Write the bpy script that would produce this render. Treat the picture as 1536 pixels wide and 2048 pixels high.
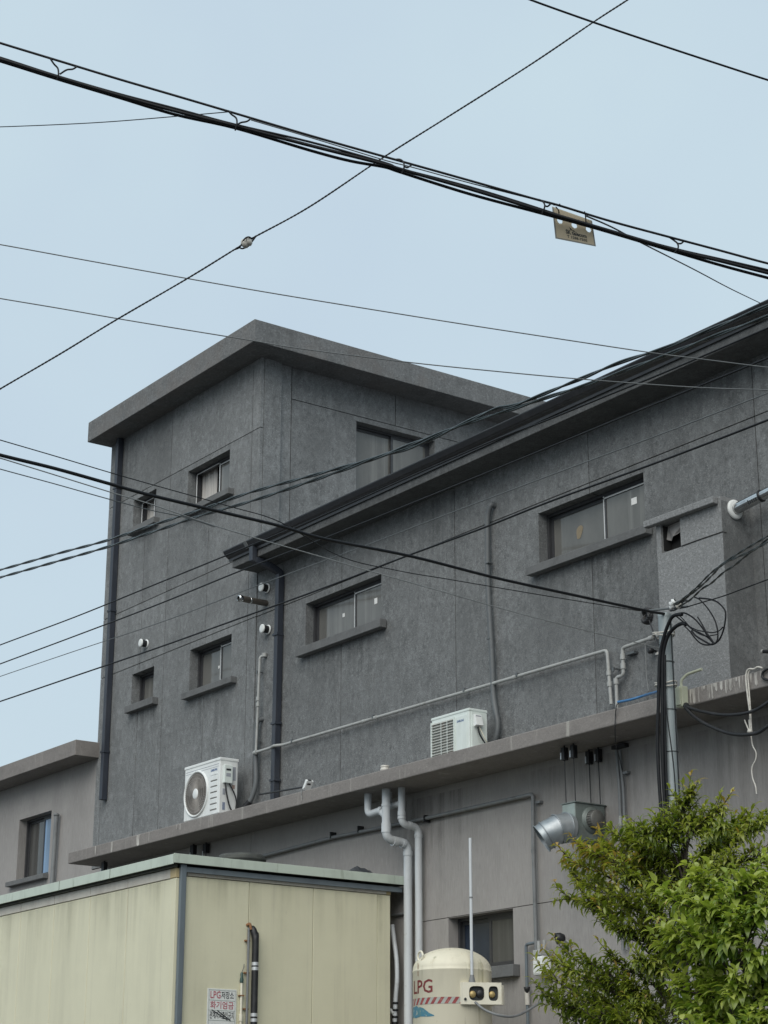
import bpy, bmesh, math, random
import numpy as np
from mathutils import Vector, Matrix

R = math.radians
random.seed(7)
rng = np.random.default_rng(11)
for o in list(bpy.data.objects):
    bpy.data.objects.remove(o)
sc = bpy.context.scene
COL = sc.collection

# ------------------------------------------------------------------ camera
CAMLOC = Vector((26.2, -13.5, 1.6))
cd = bpy.data.cameras.new("camera")
cam = bpy.data.objects.new("camera", cd)
COL.objects.link(cam)
cam.matrix_world = Matrix(((0.5842271,0.2563271,0.7700488), (0.8115895,-0.1857629,-0.5539084), (0.0010647,0.9485718,-0.3165601))).to_4x4()
cam.location = CAMLOC
cd.sensor_fit = 'VERTICAL'
cd.sensor_height = 36.0
cd.lens = 68.196
cd.clip_start = 0.1
cd.clip_end = 3000
sc.camera = cam

# ------------------------------------------------------------------ sky, sun, exposure
SUN_EL, SUN_AZ = 42.0, 143.0            # azimuth clockwise from +Y
world = bpy.data.worlds.new("World")
sc.world = world
world.use_nodes = True
wn, wl = world.node_tree.nodes, world.node_tree.links
wn.clear()
sky = wn.new('ShaderNodeTexSky')
sky.sky_type = 'NISHITA'
sky.sun_disc = False
sky.sun_elevation = R(SUN_EL)
sky.sun_rotation = R(SUN_AZ)
sky.dust_density = 6.0
sky.air_density = 1.6
tc = wn.new('ShaderNodeTexCoord')
ns = wn.new('ShaderNodeTexNoise')
ns.inputs['Scale'].default_value = 5.0
ns.inputs['Detail'].default_value = 3
cl = wn.new('ShaderNodeMix'); cl.data_type = 'RGBA'
cl.inputs[6].default_value = (5.65, 6.85, 8.25, 1)
cl.inputs[7].default_value = (6.75, 8.35, 8.95, 1)
mx = wn.new('ShaderNodeMix'); mx.data_type = 'RGBA'
mx.inputs[0].default_value = 0.86       # an even cloud sheet over the clear sky
bg = wn.new('ShaderNodeBackground')
bg.inputs['Strength'].default_value = 0.0707
wo = wn.new('ShaderNodeOutputWorld')
wl.new(tc.outputs['Generated'], ns.inputs['Vector'])
wl.new(ns.outputs['Fac'], cl.inputs[0])
wl.new(sky.outputs[0], mx.inputs[6])
wl.new(cl.outputs[2], mx.inputs[7])
wl.new(mx.outputs[2], bg.inputs['Color'])
wl.new(bg.outputs[0], wo.inputs['Surface'])

sd = bpy.data.lights.new("sun", 'SUN')
sd.energy = 1.5
sd.angle = R(55)
sd.color = (1.0, 0.96, 0.9)
sun = bpy.data.objects.new("sun", sd)
COL.objects.link(sun)
sdir = Vector((math.sin(R(SUN_AZ))*math.cos(R(SUN_EL)), math.cos(R(SUN_AZ))*math.cos(R(SUN_EL)), math.sin(R(SUN_EL))))
sun.rotation_euler = sdir.to_track_quat('Z', 'Y').to_euler()
sun.location = (0, -20, 30)

sc.view_settings.view_transform = 'Standard'
sc.view_settings.look = 'None'
sc.view_settings.exposure = 0.5
sc.view_settings.gamma = 1.0
sc.view_settings.use_curve_mapping = False

# ------------------------------------------------------------------ materials
def _mix(nt, mode, a, b, fac):
    n = nt.nodes.new('ShaderNodeMix'); n.data_type = 'RGBA'; n.blend_type = mode
    for s, v in ((0, fac), (6, a), (7, b)):
        if hasattr(v, 'is_linked'):
            nt.links.new(v, n.inputs[s])
        elif s == 0:
            n.inputs[0].default_value = v
        else:
            n.inputs[s].default_value = (*v, 1)
    return n.outputs[2]

def _noise(nt, scale, detail=4, rough=0.6, stretch=None, coord='Object'):
    t = nt.nodes.new('ShaderNodeTexCoord')
    v = t.outputs[coord]
    if stretch:
        m = nt.nodes.new('ShaderNodeMapping')
        m.inputs['Scale'].default_value = stretch
        nt.links.new(v, m.inputs['Vector']); v = m.outputs[0]
    n = nt.nodes.new('ShaderNodeTexNoise')
    n.inputs['Scale'].default_value = scale
    n.inputs['Detail'].default_value = detail
    n.inputs['Roughness'].default_value = rough
    nt.links.new(v, n.inputs['Vector'])
    return n.outputs['Fac']

def _ramp(nt, fac, lo, hi, a=0.0, b=1.0):
    n = nt.nodes.new('ShaderNodeMapRange')
    n.inputs['From Min'].default_value = lo
    n.inputs['From Max'].default_value = hi
    n.inputs['To Min'].default_value = a
    n.inputs['To Max'].default_value = b
    nt.links.new(fac, n.inputs['Value'])
    return n.outputs[0]

def mat(name, base, rough=0.6, metal=0.0, layers=(), bump=None, spec=0.5, rvar=None):
    """layers: (colour, scale, lo, hi, amount, stretch) - each blends towards a colour where its noise is high"""
    m = bpy.data.materials.new(name); m.use_nodes = True
    nt = m.node_tree
    p = nt.nodes['Principled BSDF']
    p.inputs['Roughness'].default_value = rough
    p.inputs['Metallic'].default_value = metal
    p.inputs['Specular IOR Level'].default_value = spec
    col = base
    for (c, s, lo, hi, amt, st) in layers:
        f = _ramp(nt, _noise(nt, s, 5, 0.62, st), lo, hi, 0.0, amt)
        col = _mix(nt, 'MIX', col, c, f)
    if hasattr(col, 'is_linked'):
        nt.links.new(col, p.inputs['Base Color'])
    else:
        p.inputs['Base Color'].default_value = (*col, 1)
    if rvar:
        nt.links.new(_ramp(nt, _noise(nt, rvar[0], 4), 0.3, 0.7, rvar[1], rvar[2]), p.inputs['Roughness'])
    if bump:
        b = nt.nodes.new('ShaderNodeBump')
        b.inputs['Strength'].default_value = bump[1]
        b.inputs['Distance'].default_value = bump[2]
        nt.links.new(_noise(nt, bump[0], 3, 0.6, bump[3] if len(bump) > 3 else None), b.inputs['Height'])
        nt.links.new(b.outputs[0], p.inputs['Normal'])
    return m

def sh(c, k):
    return tuple(x*k for x in c)

G1 = (0.172, 0.179, 0.181)
M = {}
def stucco(name, g, k):
    m = mat(name, g, 0.88, layers=(
        (sh(g, 1.4), 4.3, 0.46, 0.72, 0.75, (1, 1, .8)), (sh(g, 0.6), 2.7, 0.48, 0.74, 0.75, (1, 1, 0.6)),
        (sh(g, 1.6), 11*k, 0.50, 0.70, 0.75, (1, 1, .8)), (sh(g, 0.55), 16*k, 0.50, 0.70, 0.75, (1, 1, .8)),
        (sh(g, 1.8), 46*k, 0.52, 0.70, 0.75, None), (sh(g, 0.45), 60*k, 0.52, 0.70, 0.75, None),
        (sh(g, 0.7), 6, 0.53, 0.75, 0.5, (1.0, 1.0, 0.12)), (sh(g, 1.3), 8, 0.56, 0.75, 0.4, (1.0, 1.0, 0.2)), (sh(g, 0.72), .9, .48, .7, .6, None)), bump=(70*k, 0.6, 0.010))
    nt = m.node_tree                     # each panel was floated in its own batch: a few per cent apart
    p = nt.nodes['Principled BSDF']; src = p.inputs['Base Color'].links[0].from_socket
    oi = nt.nodes.new('ShaderNodeObjectInfo')
    hv = nt.nodes.new('ShaderNodeHueSaturation')
    nt.links.new(_ramp(nt, oi.outputs['Random'], 0, 1, .91, 1.09), hv.inputs['Value'])
    nt.links.new(src, hv.inputs['Color']); nt.links.new(hv.outputs[0], p.inputs['Base Color'])
    return m
M['stucco'] = stucco('dark_stucco', G1, 1.0)
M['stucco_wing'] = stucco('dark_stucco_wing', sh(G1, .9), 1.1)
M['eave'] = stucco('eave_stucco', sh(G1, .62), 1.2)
G2 = (0.232, 0.237, 0.239)
M['chimney'] = mat('grey_pebble_render', G2, 0.85, layers=(
    (sh(G2, 1.55), 30, 0.52, 0.7, 0.8, None), (sh(G2, 0.55), 38, 0.52, 0.7, 0.8, None),
    (sh(G2, 0.8), 3, 0.5, 0.75, 0.7, (1, 1, .4)), (sh(G2, 1.35), 60, .54, .7, .8, None)), bump=(60, 0.6, 0.012))
G3 = (0.15, 0.154, 0.155)
M['fascia'] = mat('roof_fascia_render', G3, 0.85, layers=(
    (sh(G3, 0.62), 2.6, 0.45, 0.7, 0.85, (1, 1, 2)), (sh(G3, 1.5), 26, 0.50, 0.7, 0.8, None), (sh(G3, 0.55), 36, 0.52, 0.7, 0.8, None), (sh(G3, 0.65), 8, 0.52, 0.72, 0.7, (1, 1, .08)),
    ((0.16, 0.145, 0.135), 1.3, 0.5, 0.7, 0.6, None)), bump=(46, 0.6, 0.012))
B1 = (0.225, 0.208, 0.196)
M['ledge'] = mat('ledge_concrete', B1, 0.85, layers=(
    (sh(B1, 0.72), 2.6, 0.46, 0.72, 0.8, (1, 1, 1.5)), (sh(B1, 1.3), 25, 0.52, 0.72, 0.6, None),
    (sh(B1, 0.7), 34, 0.52, 0.72, 0.6, None), ((0.40, 0.385, 0.35), 5.5, 0.6, 0.72, 0.75, (1.6, 1, 0.12))),
    bump=(40, 0.4, 0.01))
B2 = (0.325, 0.309, 0.297)
M['lower'] = mat('brown_grey_brushed_render', B2, 0.85, layers=((sh(B2, 0.75), 4, 0.56, 0.75, 0.5, (1, 1, 0.12)), (sh(B2, 1.15), 0.9, .5, .7, .6, None),
    (sh(B2, 0.8), 1.6, 0.45, 0.7, 0.7, (1, 1, 0.6)), (sh(B2, 1.22), 42, 0.52, 0.74, 0.7, (1, 1, 0.13)),
    (sh(B2, 0.74), 55, 0.52, 0.74, 0.7, (1, 1, 0.13))), bump=(60, 0.4, 0.008, (1, 1, 0.15)))
M['core'] = mat('joint_backing', (0.03, 0.03, 0.03), 0.9, layers=(((0.045, 0.045, 0.045), 20, .4, .7, 1, None),))
M['soffit0'] = mat('soffit_render', (0.105, 0.105, 0.102), 0.9, layers=((sh(G1, 0.55), 4, 0.45, 0.7, 0.7, None),), bump=(40, .3, .008))
M['gutter'] = mat('black_metal_gutter', (0.030, 0.031, 0.035), 0.38, 0.0, layers=(((0.055, 0.055, 0.058), 6, .5, .7, .6, (1, 1, .3)),), bump=(8, .08, .01))
M['dpipe'] = mat('navy_black_downpipe', (0.028, 0.034, 0.047), 0.5, layers=(((0.06, 0.065, 0.075), 8, .5, .7, .6, (1, 1, .2)),))
M['frame'] = mat('charcoal_window_frame', (0.045, 0.046, 0.05), 0.45, layers=(((0.07, 0.07, 0.072), 14, .5, .7, .6, None),))
M['film'] = mat('white_frame_film', (0.62, 0.63, 0.63), 0.4, layers=(((0.42, 0.42, 0.42), 9, .5, .7, .6, None),))
def glass(name, base, rough):
    return mat(name, base, rough, layers=((sh(base, 0.6), 1.8, .4, .7, .85, (1, 1, .5)), (sh(base, 1.5), 3.5, .52, .68, .7, (2.2, 2.2, .06))), spec=0.55, bump=(2.5, 0.03, 0.02))
M['glass'] = glass('window_glass', (0.15, 0.148, 0.138), 0.06)
M['glass_dark'] = glass('dark_window_glass', (0.075, 0.075, 0.072), 0.05)
M['glass_sky'] = glass('sky_reflection_glass', (0.16, 0.26, 0.40), 0.05)  # bright blue base colour stands in for the reflected sky
M['glass_navy'] = glass('navy_window_glass', (0.02, 0.032, 0.055), 0.08)
M['curtain'] = mat('pale_curtain', (0.55, 0.53, 0.5), 0.9, layers=(((0.4, 0.38, 0.36), 6, .4, .7, .6, (3, 3, .2)),))
M['dark'] = mat('unlit_room', (0.012, 0.012, 0.012), 0.9, layers=(((0.02, 0.02, 0.02), 6, .4, .7, .6, None),))
M['sticker'] = mat('white_paper', (0.8, 0.8, 0.78), 0.7, layers=(((0.6, 0.6, 0.58), 30, .5, .7, .6, None),))
M['tan'] = mat('tan_label', (0.26, 0.21, 0.14), 0.7, layers=(((0.2, 0.16, 0.1), 20, .5, .7, .6, None),))
S1 = (0.64, 0.617, 0.455)
M['shed'] = mat('cream_sandwich_panel', S1, 0.5, layers=(
    (sh(S1, 0.84), 3.2, 0.48, 0.72, 0.6, (1.3, 1.3, 0.10)), ((0.40, 0.37, 0.28), 6, 0.58, 0.75, 0.5, (1.4, 1.4, .05)),
    (sh(S1, 1.08), 1.2, 0.45, 0.65, 0.6, None), ((0.30, 0.29, 0.2), 24, 0.68, 0.76, 0.6, None)), bump=(3, 0.06, 0.01))
M['shed_band'] = mat('pale_panel_cap', (0.60, 0.57, 0.50), 0.5, layers=(((0.42, 0.38, 0.33), 4, .45, .7, .7, (1, 1, .6)), ((0.5, 0.38, 0.22), 7, .6, .7, .5, None)))
M['fillet'] = mat('tan_corner_cap', (0.5, 0.4, 0.22), 0.6, layers=(((0.36, 0.28, 0.15), 9, .5, .7, .6, None),))
T1 = (0.50, 0.565, 0.49)
M['shed_trim'] = mat('pale_green_roof_trim', T1, 0.45, layers=((sh(T1, 0.78), 3.5, .48, .7, .7, (1, 1, .5)), ((0.28, 0.32, 0.26), 12, .58, .7, .6, (1, 1, .2))), bump=(5, .06, .01))
M['shed_dark'] = mat('mossy_dark_trim', (0.055, 0.06, 0.05), 0.7, layers=(((0.09, 0.09, 0.06), 6, .45, .7, .7, None),))
M['steel_blue'] = mat('blue_grey_pipe', (0.14, 0.17, 0.19), 0.45, layers=(((0.10, 0.12, 0.14), 7, .45, .7, .7, (1, 1, .2)),))
M['white'] = mat('white_enamel', (0.76, 0.78, 0.77), 0.4, layers=(((0.6, 0.62, 0.6), 5, .5, .72, .6, (1, 1, .4)),), rvar=(12, .3, .5))
M['white2'] = mat('pale_green_white_enamel', (0.70, 0.76, 0.73), 0.4, layers=(((0.58, 0.62, 0.58), 5, .5, .72, .6, (1, 1, .4)),))
M['acgrey'] = mat('grey_fan_grille', (0.33, 0.31, 0.29), 0.5, layers=(((0.22, 0.21, 0.2), 5, .45, .7, .7, None),))
M['acdark'] = mat('fan_cavity', (0.15, 0.14, 0.13), 0.7, layers=(((0.2, 0.19, 0.18), 7, .45, .7, .7, None),))
M['acmid'] = mat('side_label_grey', (0.34, 0.36, 0.40), 0.6, layers=(((0.28, 0.3, 0.33), 20, .45, .7, .7, None),))
M['fin'] = mat('coil_fins', (0.40, 0.42, 0.39), 0.5, 0.1, layers=(((0.46, 0.37, 0.33), 5, .5, .65, .8, None),))
M['blue_print'] = mat('blue_print', (0.03, 0.10, 0.28), 0.5, layers=(((0.05, 0.13, 0.32), 20, .45, .7, .7, None),))
M['black'] = mat('black_rubber', (0.012, 0.013, 0.015), 0.5, layers=(((0.03, 0.03, 0.032), 9, .5, .7, .7, None),))
M['wire'] = mat('black_cable_sheath', (0.009, 0.010, 0.012), 0.5, layers=(((0.02, 0.02, 0.022), 14, .5, .7, .7, None),), spec=.25)
M['twist'] = mat('green_black_cable', (0.010, 0.017, 0.017), 0.25, layers=(((0.03, 0.04, 0.04), 9, .5, .7, .7, None),), spec=.7)
M['wire_grey'] = mat('grey_wire', (0.10, 0.11, 0.115), 0.45, layers=(((0.16, 0.17, 0.17), 9, .5, .7, .7, None),))
M['wire_pale'] = mat('pale_wire', (0.24, 0.25, 0.25), 0.45, layers=(((0.16, 0.17, 0.17), 9, .5, .7, .7, None),))
M['blue'] = mat('blue_hose', (0.05, 0.17, 0.36), 0.4, layers=(((0.08, 0.22, 0.42), 9, .5, .7, .7, None),))
M['conduit'] = mat('grey_flex_conduit', (0.115, 0.125, 0.13), 0.55, layers=(((0.09, 0.10, 0.11), 12, .5, .7, .7, None),))
M['gas'] = mat('pale_grey_gas_pipe', (0.37, 0.38, 0.37), 0.5, layers=(((0.25, 0.25, 0.235), 10, .5, .7, .8, None),))
M['gas_dark'] = mat('grey_painted_pipe', (0.19, 0.20, 0.205), 0.5, layers=(((0.13, 0.135, 0.14), 8, .5, .7, .7, None),))
M['pvc'] = mat('pale_grey_pvc', (0.56, 0.59, 0.61), 0.4, layers=(((0.42, 0.43, 0.43), 4, .5, .72, .7, (1, 1, .3)), ((0.30, 0.29, 0.26), 13, .62, .75, .6, None)))
M['galv'] = mat('galvanised_steel', (0.33, 0.37, 0.39), 0.42, 0.6, layers=(((0.26, 0.29, 0.31), 8, .45, .68, .8, None), ((0.55, 0.56, 0.57), 3, .5, .7, .6, None)), rvar=(9, .36, .58), bump=(6, .08, .01))
M['steel'] = mat('polished_steel', (0.62, 0.63, 0.63), 0.16, 1.0, layers=(((0.42, 0.42, 0.42), 9, .5, .7, .7, None),))
M['pole'] = mat('zinc_grey_pole', (0.30, 0.345, 0.355), 0.5, 0.15, layers=(((0.22, 0.25, 0.26), 6, .45, .7, .8, (1, 1, .25)), ((0.38, 0.41, 0.42), 18, .55, .7, .6, None)))
M['fanbox'] = mat('grey_green_painted_steel', (0.17, 0.20, 0.19), 0.5, 0.1, layers=(((0.11, 0.12, 0.11), 6, .48, .7, .8, None), ((0.22, 0.16, 0.10), 16, .66, .75, .7, None)))
M['fanface'] = mat('pale_grey_green_steel', (0.30, 0.355, 0.335), 0.45, 0.1, layers=(((0.22, 0.26, 0.24), 6, .48, .7, .8, None),))
M['motor'] = mat('motor_grey', (0.15, 0.15, 0.14), 0.55, 0.1, layers=(((0.09, 0.09, 0.085), 9, .48, .7, .8, None),))
K1 = (0.71, 0.67, 0.53)
M['tank'] = mat('cream_tank_paint', K1, 0.45, layers=(
    (sh(K1, 0.82), 3, .48, .7, .7, (1, 1, .3)), ((0.45, 0.38, 0.22), 7, .58, .74, .7, (1.6, 1.6, .10)),
    ((0.16, 0.17, 0.08), 8, .60, .72, .75, (1.5, 1.5, .08)), ((0.30, 0.18, 0.08), 30, .69, .76, .8, None)), bump=(4, .05, .01))
M['cream'] = mat('cream_enamel', (0.72, 0.69, 0.57), 0.45, layers=(((0.55, 0.5, 0.38), 9, .5, .72, .7, None),))
M['maroon'] = mat('maroon_print', (0.16, 0.022, 0.022), 0.6, layers=(((0.24, 0.05, 0.05), 14, .5, .7, .7, None),))
M['redtape'] = mat('red_reflective_tape', (0.27, 0.045, 0.045), 0.5, layers=(((0.34, 0.16, 0.13), 26, .5, .66, .8, None), ((0.16, 0.03, 0.03), 14, .5, .7, .7, None)))
M['greytape'] = mat('grey_reflective_tape', (0.36, 0.38, 0.35), 0.5, layers=(((0.28, 0.29, 0.26), 20, .5, .7, .7, None),))
M['teal'] = mat('torn_blue_film', (0.05, 0.19, 0.28), 0.5, layers=(((0.45, 0.47, 0.40), 24, .56, .64, .9, None), ((0.09, 0.2, 0.2), 9, .45, .65, .8, None),))
M['brass'] = mat('brass_gauge', (0.42, 0.32, 0.14), 0.45, 0.4, layers=(((0.4, 0.28, 0.1), 20, .5, .7, .7, None),))
M['rust'] = mat('rust', (0.26, 0.13, 0.06), 0.85, layers=(((0.14, 0.07, 0.04), 20, .5, .7, .7, None),))
M['pinkred'] = mat('faded_red_print', (0.42, 0.10, 0.13), 0.6, layers=(((0.5, 0.2, 0.22), 30, .5, .7, .7, None),))
M['ink'] = mat('black_print', (0.02, 0.025, 0.028), 0.6, layers=(((0.05, 0.05, 0.05), 30, .5, .7, .7, None),))
M['signwhite'] = mat('sign_white', (0.70, 0.72, 0.70), 0.5, layers=(((0.55, 0.57, 0.54), 6, .5, .7, .7, None),))
M['signline'] = mat('sign_grey_line', (0.36, 0.40, 0.38), 0.5, layers=(((0.3, 0.33, 0.3), 6, .5, .7, .7, None),))
M['tag'] = mat('tan_plastic_tag', (0.54, 0.48, 0.38), 0.5, layers=(((0.46, 0.41, 0.32), 9, .5, .7, .7, None),))
_nt = M['tag'].node_tree; _p = _nt.nodes['Principled BSDF']
_tr = _nt.nodes.new('ShaderNodeBsdfTranslucent'); _tr.inputs['Color'].default_value = (.85, .76, .6, 1)
_ms = _nt.nodes.new('ShaderNodeMixShader'); _ms.inputs[0].default_value = .45
_nt.links.new(_p.outputs[0], _ms.inputs[1]); _nt.links.new(_tr.outputs[0], _ms.inputs[2]); _nt.links.new(_ms.outputs[0], _nt.nodes['Material Output'].inputs['Surface'])
M['tagedge'] = mat('tag_edge_grey', (0.22, 0.22, 0.20), 0.5, layers=(((0.18, 0.18, 0.17), 9, .5, .7, .7, None),))
M['rope'] = mat('white_rope', (0.60, 0.58, 0.53), 0.8, layers=(((0.4, 0.38, 0.34), 30, .5, .7, .7, None),), bump=(90, .5, .006))
M['silver'] = mat('silver_tape', (0.6, 0.62, 0.63), 0.35, 0.5, layers=(((0.4, 0.42, 0.43), 9, .5, .7, .7, None),))
M['ceramic'] = mat('white_ceramic', (0.55, 0.53, 0.48), 0.3, layers=(((0.4, 0.38, 0.33), 9, .5, .7, .7, None),))
M['bark'] = mat('grey_brown_bark', (0.032, 0.025, 0.019), 0.9, layers=(((0.05, 0.04, 0.03), 20, .5, .7, .7, (1, 1, .3)),), bump=(40, .6, .01))
M['asphalt'] = mat('asphalt', (0.05, 0.05, 0.049), 0.9, layers=(((0.08, 0.078, 0.075), 1.2, .45, .7, .8, None), ((0.04, 0.04, 0.04), 60, .5, .7, .7, None)), bump=(80, .4, .01))
M['concrete'] = mat('yard_concrete', (0.055, 0.054, 0.052), 0.9, layers=(((0.04, 0.04, 0.038), 1.6, .45, .7, .8, None),), bump=(50, .3, .01))
M['roofing'] = mat('grey_roofing', (0.12, 0.12, 0.125), 0.7, layers=(((0.09, 0.09, 0.09), 3, .45, .7, .8, None),))

def leafmat(name, cols):
    m = bpy.data.materials.new(name); m.use_nodes = True
    nt = m.node_tree
    p = nt.nodes['Principled BSDF']
    a = nt.nodes.new('ShaderNodeAttribute'); a.attribute_name = 'tone'
    oi = nt.nodes.new('ShaderNodeObjectInfo')
    ad = nt.nodes.new('ShaderNodeMath'); ad.operation = 'ADD'
    mu = nt.nodes.new('ShaderNodeMath'); mu.operation = 'MULTIPLY'; mu.inputs[1].default_value = 0.12
    nt.links.new(oi.outputs['Random'], mu.inputs[0])
    nt.links.new(a.outputs['Fac'], ad.inputs[0]); nt.links.new(mu.outputs[0], ad.inputs[1])
    cr = nt.nodes.new('ShaderNodeValToRGB')
    els = cr.color_ramp.elements
    els[0].position = 0.0; els[0].color = (*cols[0][1], 1)
    els[1].position = 1.0; els[1].color = (*cols[-1][1], 1)
    for pos, c in cols[1:-1]:
        e = els.new(pos); e.color = (*c, 1)
    nt.links.new(ad.outputs[0], cr.inputs[0])
    nt.links.new(cr.outputs[0], p.inputs['Base Color'])
    p.inputs['Roughness'].default_value = 0.3
    p.inputs['Specular IOR Level'].default_value = 0.5
    tr = nt.nodes.new('ShaderNodeBsdfTranslucent')
    br = _mix(nt, 'MULTIPLY', cr.outputs[0], (1.5, 1.6, 0.7), 1.0)
    nt.links.new(br, tr.inputs['Color'])
    ms = nt.nodes.new('ShaderNodeMixShader'); ms.inputs[0].default_value = 0.36
    nt.links.new(p.outputs[0], ms.inputs[1]); nt.links.new(tr.outputs[0], ms.inputs[2])
    nt.links.new(ms.outputs[0], nt.nodes['Material Output'].inputs['Surface'])
    return m
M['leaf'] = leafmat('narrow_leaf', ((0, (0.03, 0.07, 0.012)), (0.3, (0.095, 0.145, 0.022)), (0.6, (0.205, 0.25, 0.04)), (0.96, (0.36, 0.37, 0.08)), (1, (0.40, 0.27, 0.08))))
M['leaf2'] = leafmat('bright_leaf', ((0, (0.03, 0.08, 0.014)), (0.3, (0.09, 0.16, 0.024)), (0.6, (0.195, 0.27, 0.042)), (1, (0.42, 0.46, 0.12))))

# ------------------------------------------------------------------ mesh helpers
def tag(o, label=None, cat=None, group=None, kind=None):
    if label: o['label'] = label
    if cat: o['category'] = cat
    if group: o['group'] = group
    if kind: o['kind'] = kind
    return o

def thing(name, label, cat, loc=(0, 0, 0), group=None):
    o = bpy.data.objects.new(name, None)
    COL.objects.link(o)
    o.location = loc
    o.empty_display_size = 0.1
    return tag(o, label, cat, group)

def rootloc(p):
    v = Vector((0, 0, 0))
    while p is not None:
        v += p.location; p = p.parent
    return v

class MB:
    def __init__(s):
        s.v = []; s.f = []; s.mi = []; s.sm = []
    def add(s, vs, fs, mi=0, sm=False):
        b = len(s.v)
        s.v += [tuple(x) for x in vs]
        for f in fs:
            s.f.append(tuple(b+i for i in f)); s.mi.append(mi); s.sm.append(sm)
        return s
    def box(s, x0, x1, y0, y1, z0, z1, mi=0):
        return s.add([(x0, y0, z0), (x1, y0, z0), (x1, y1, z0), (x0, y1, z0), (x0, y0, z1), (x1, y0, z1), (x1, y1, z1), (x0, y1, z1)],
                     [(0, 3, 2, 1), (4, 5, 6, 7), (0, 1, 5, 4), (1, 2, 6, 5), (2, 3, 7, 6), (3, 0, 4, 7)], mi)
    def obox(s, o, u, v, w, mi=0):
        """box from corner o along the three edge vectors"""
        o, u, v, w = map(Vector, (o, u, v, w))
        return s.add([o, o+u, o+u+v, o+v, o+w, o+u+w, o+u+v+w, o+v+w],
                     [(0, 3, 2, 1), (4, 5, 6, 7), (0, 1, 5, 4), (1, 2, 6, 5), (2, 3, 7, 6), (3, 0, 4, 7)], mi)
    def tube(s, pts, r, n=8, mi=0, cap=True):
        pts = [Vector(p) for p in pts]
        rr = r if isinstance(r, (list, tuple)) else [r]*len(pts)
        rings = []
        t0 = (pts[1]-pts[0]).normalized()
        up = Vector((0, 0, 1)) if abs(t0.z) < 0.9 else Vector((1, 0, 0))
        a = t0.cross(up).normalized()
        vs = []
        for i, p in enumerate(pts):
            if i == 0: t = t0
            elif i == len(pts)-1: t = (pts[i]-pts[i-1]).normalized()
            else: t = ((pts[i+1]-pts[i]).normalized()+(pts[i]-pts[i-1]).normalized())
            if t.length < 1e-6: t = t0
            t = t.normalized()
            a = (a - t*a.dot(t))
            a = a.normalized() if a.length > 1e-6 else t.orthogonal().normalized()
            b = t.cross(a)
            for k in range(n):
                g = 2*math.pi*k/n
                vs.append(p+(a*math.cos(g)+b*math.sin(g))*rr[i])
        fs = []
        for i in range(len(pts)-1):
            for k in range(n):
                fs.append((i*n+k, i*n+(k+1) % n, (i+1)*n+(k+1) % n, (i+1)*n+k))
        s.add(vs, fs, mi, True)
        if cap:
            m = len(pts)-1
            s.add(vs[:n], [tuple(range(n-1, -1, -1))], mi)
            s.add(vs[m*n:], [tuple(range(n))], mi)
        return s
    def cyl(s, a, b, r, n=20, mi=0, r2=None):
        return s.tube([a, b], [r, r if r2 is None else r2], n, mi)
    def lathe(s, o, axis, prof, n=32, mi=0, cap=False):
        """prof: (radius, height along axis)"""
        o = Vector(o); ax = Vector(axis).normalized()
        a = ax.orthogonal().normalized(); b = ax.cross(a)
        vs = []
        for (r, h) in prof:
            for k in range(n):
                g = 2*math.pi*k/n
                vs.append(o+ax*h+(a*math.cos(g)+b*math.sin(g))*r)
        fs = []
        for i in range(len(prof)-1):
            for k in range(n):
                fs.append((i*n+k, i*n+(k+1) % n, (i+1)*n+(k+1) % n, (i+1)*n+k))
        s.add(vs, fs, mi, True)
        if cap:
            m = len(prof)-1
            s.add(vs[:n], [tuple(range(n-1, -1, -1))], mi)
            s.add(vs[m*n:], [tuple(range(n))], mi)
        return s
    def build(s, name, m, parent=None, bevel=0.0, base=False):
        me = bpy.data.meshes.new(name)
        loc = rootloc(parent)
        if parent is None and base:
            a = np.array(s.v)
            loc = Vector(((a[:, 0].min()+a[:, 0].max())/2, (a[:, 1].min()+a[:, 1].max())/2, a[:, 2].min()))
        me.from_pydata([tuple(Vector(v)-loc) for v in s.v], [], s.f)
        ms = m if isinstance(m, (list, tuple)) else [m]
        for k in ms: me.materials.append(k)
        me.polygons.foreach_set('material_index', s.mi)
        me.polygons.foreach_set('use_smooth', s.sm)
        me.update()
        o = bpy.data.objects.new(name, me)
        COL.objects.link(o)
        if parent is not None: o.parent = parent
        elif base: o.location = loc
        if bevel:
            b = o.modifiers.new('bevel', 'BEVEL'); b.width = bevel; b.segments = 2
            b.limit_method = 'ANGLE'; b.angle_limit = R(40)
        return o

def fillet(pts, r, n=6):
    pts = [Vector(p) for p in pts]
    out = [pts[0]]
    for i in range(1, len(pts)-1):
        p, a, b = pts[i], pts[i-1], pts[i+1]
        u, v = (a-p), (b-p)
        k = min(r, u.length*0.49, v.length*0.49)
        s, e = p+u.normalized()*k, p+v.normalized()*k
        for j in range(n+1):
            t = j/n
            out.append(s*(1-t)**2+p*2*t*(1-t)+e*t*t)
    out.append(pts[-1])
    return out

def smooth(pts, n=8):
    P = [Vector(p) for p in pts]
    if len(P) < 3:
        return [P[0].lerp(P[-1], i/n) for i in range(n+1)]
    out = []
    for i in range(len(P)-1):
        p0 = P[i-1] if i else P[0]*2-P[1]
        p3 = P[i+2] if i+2 < len(P) else P[-1]*2-P[-2]
        p1, p2 = P[i], P[i+1]
        for j in range(n):
            t = j/n
            out.append(0.5*((2*p1)+(p2-p0)*t+(2*p0-5*p1+4*p2-p3)*t*t+(3*p1-p0-3*p2+p3)*t**3))
    out.append(P[-1])
    return out

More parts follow.
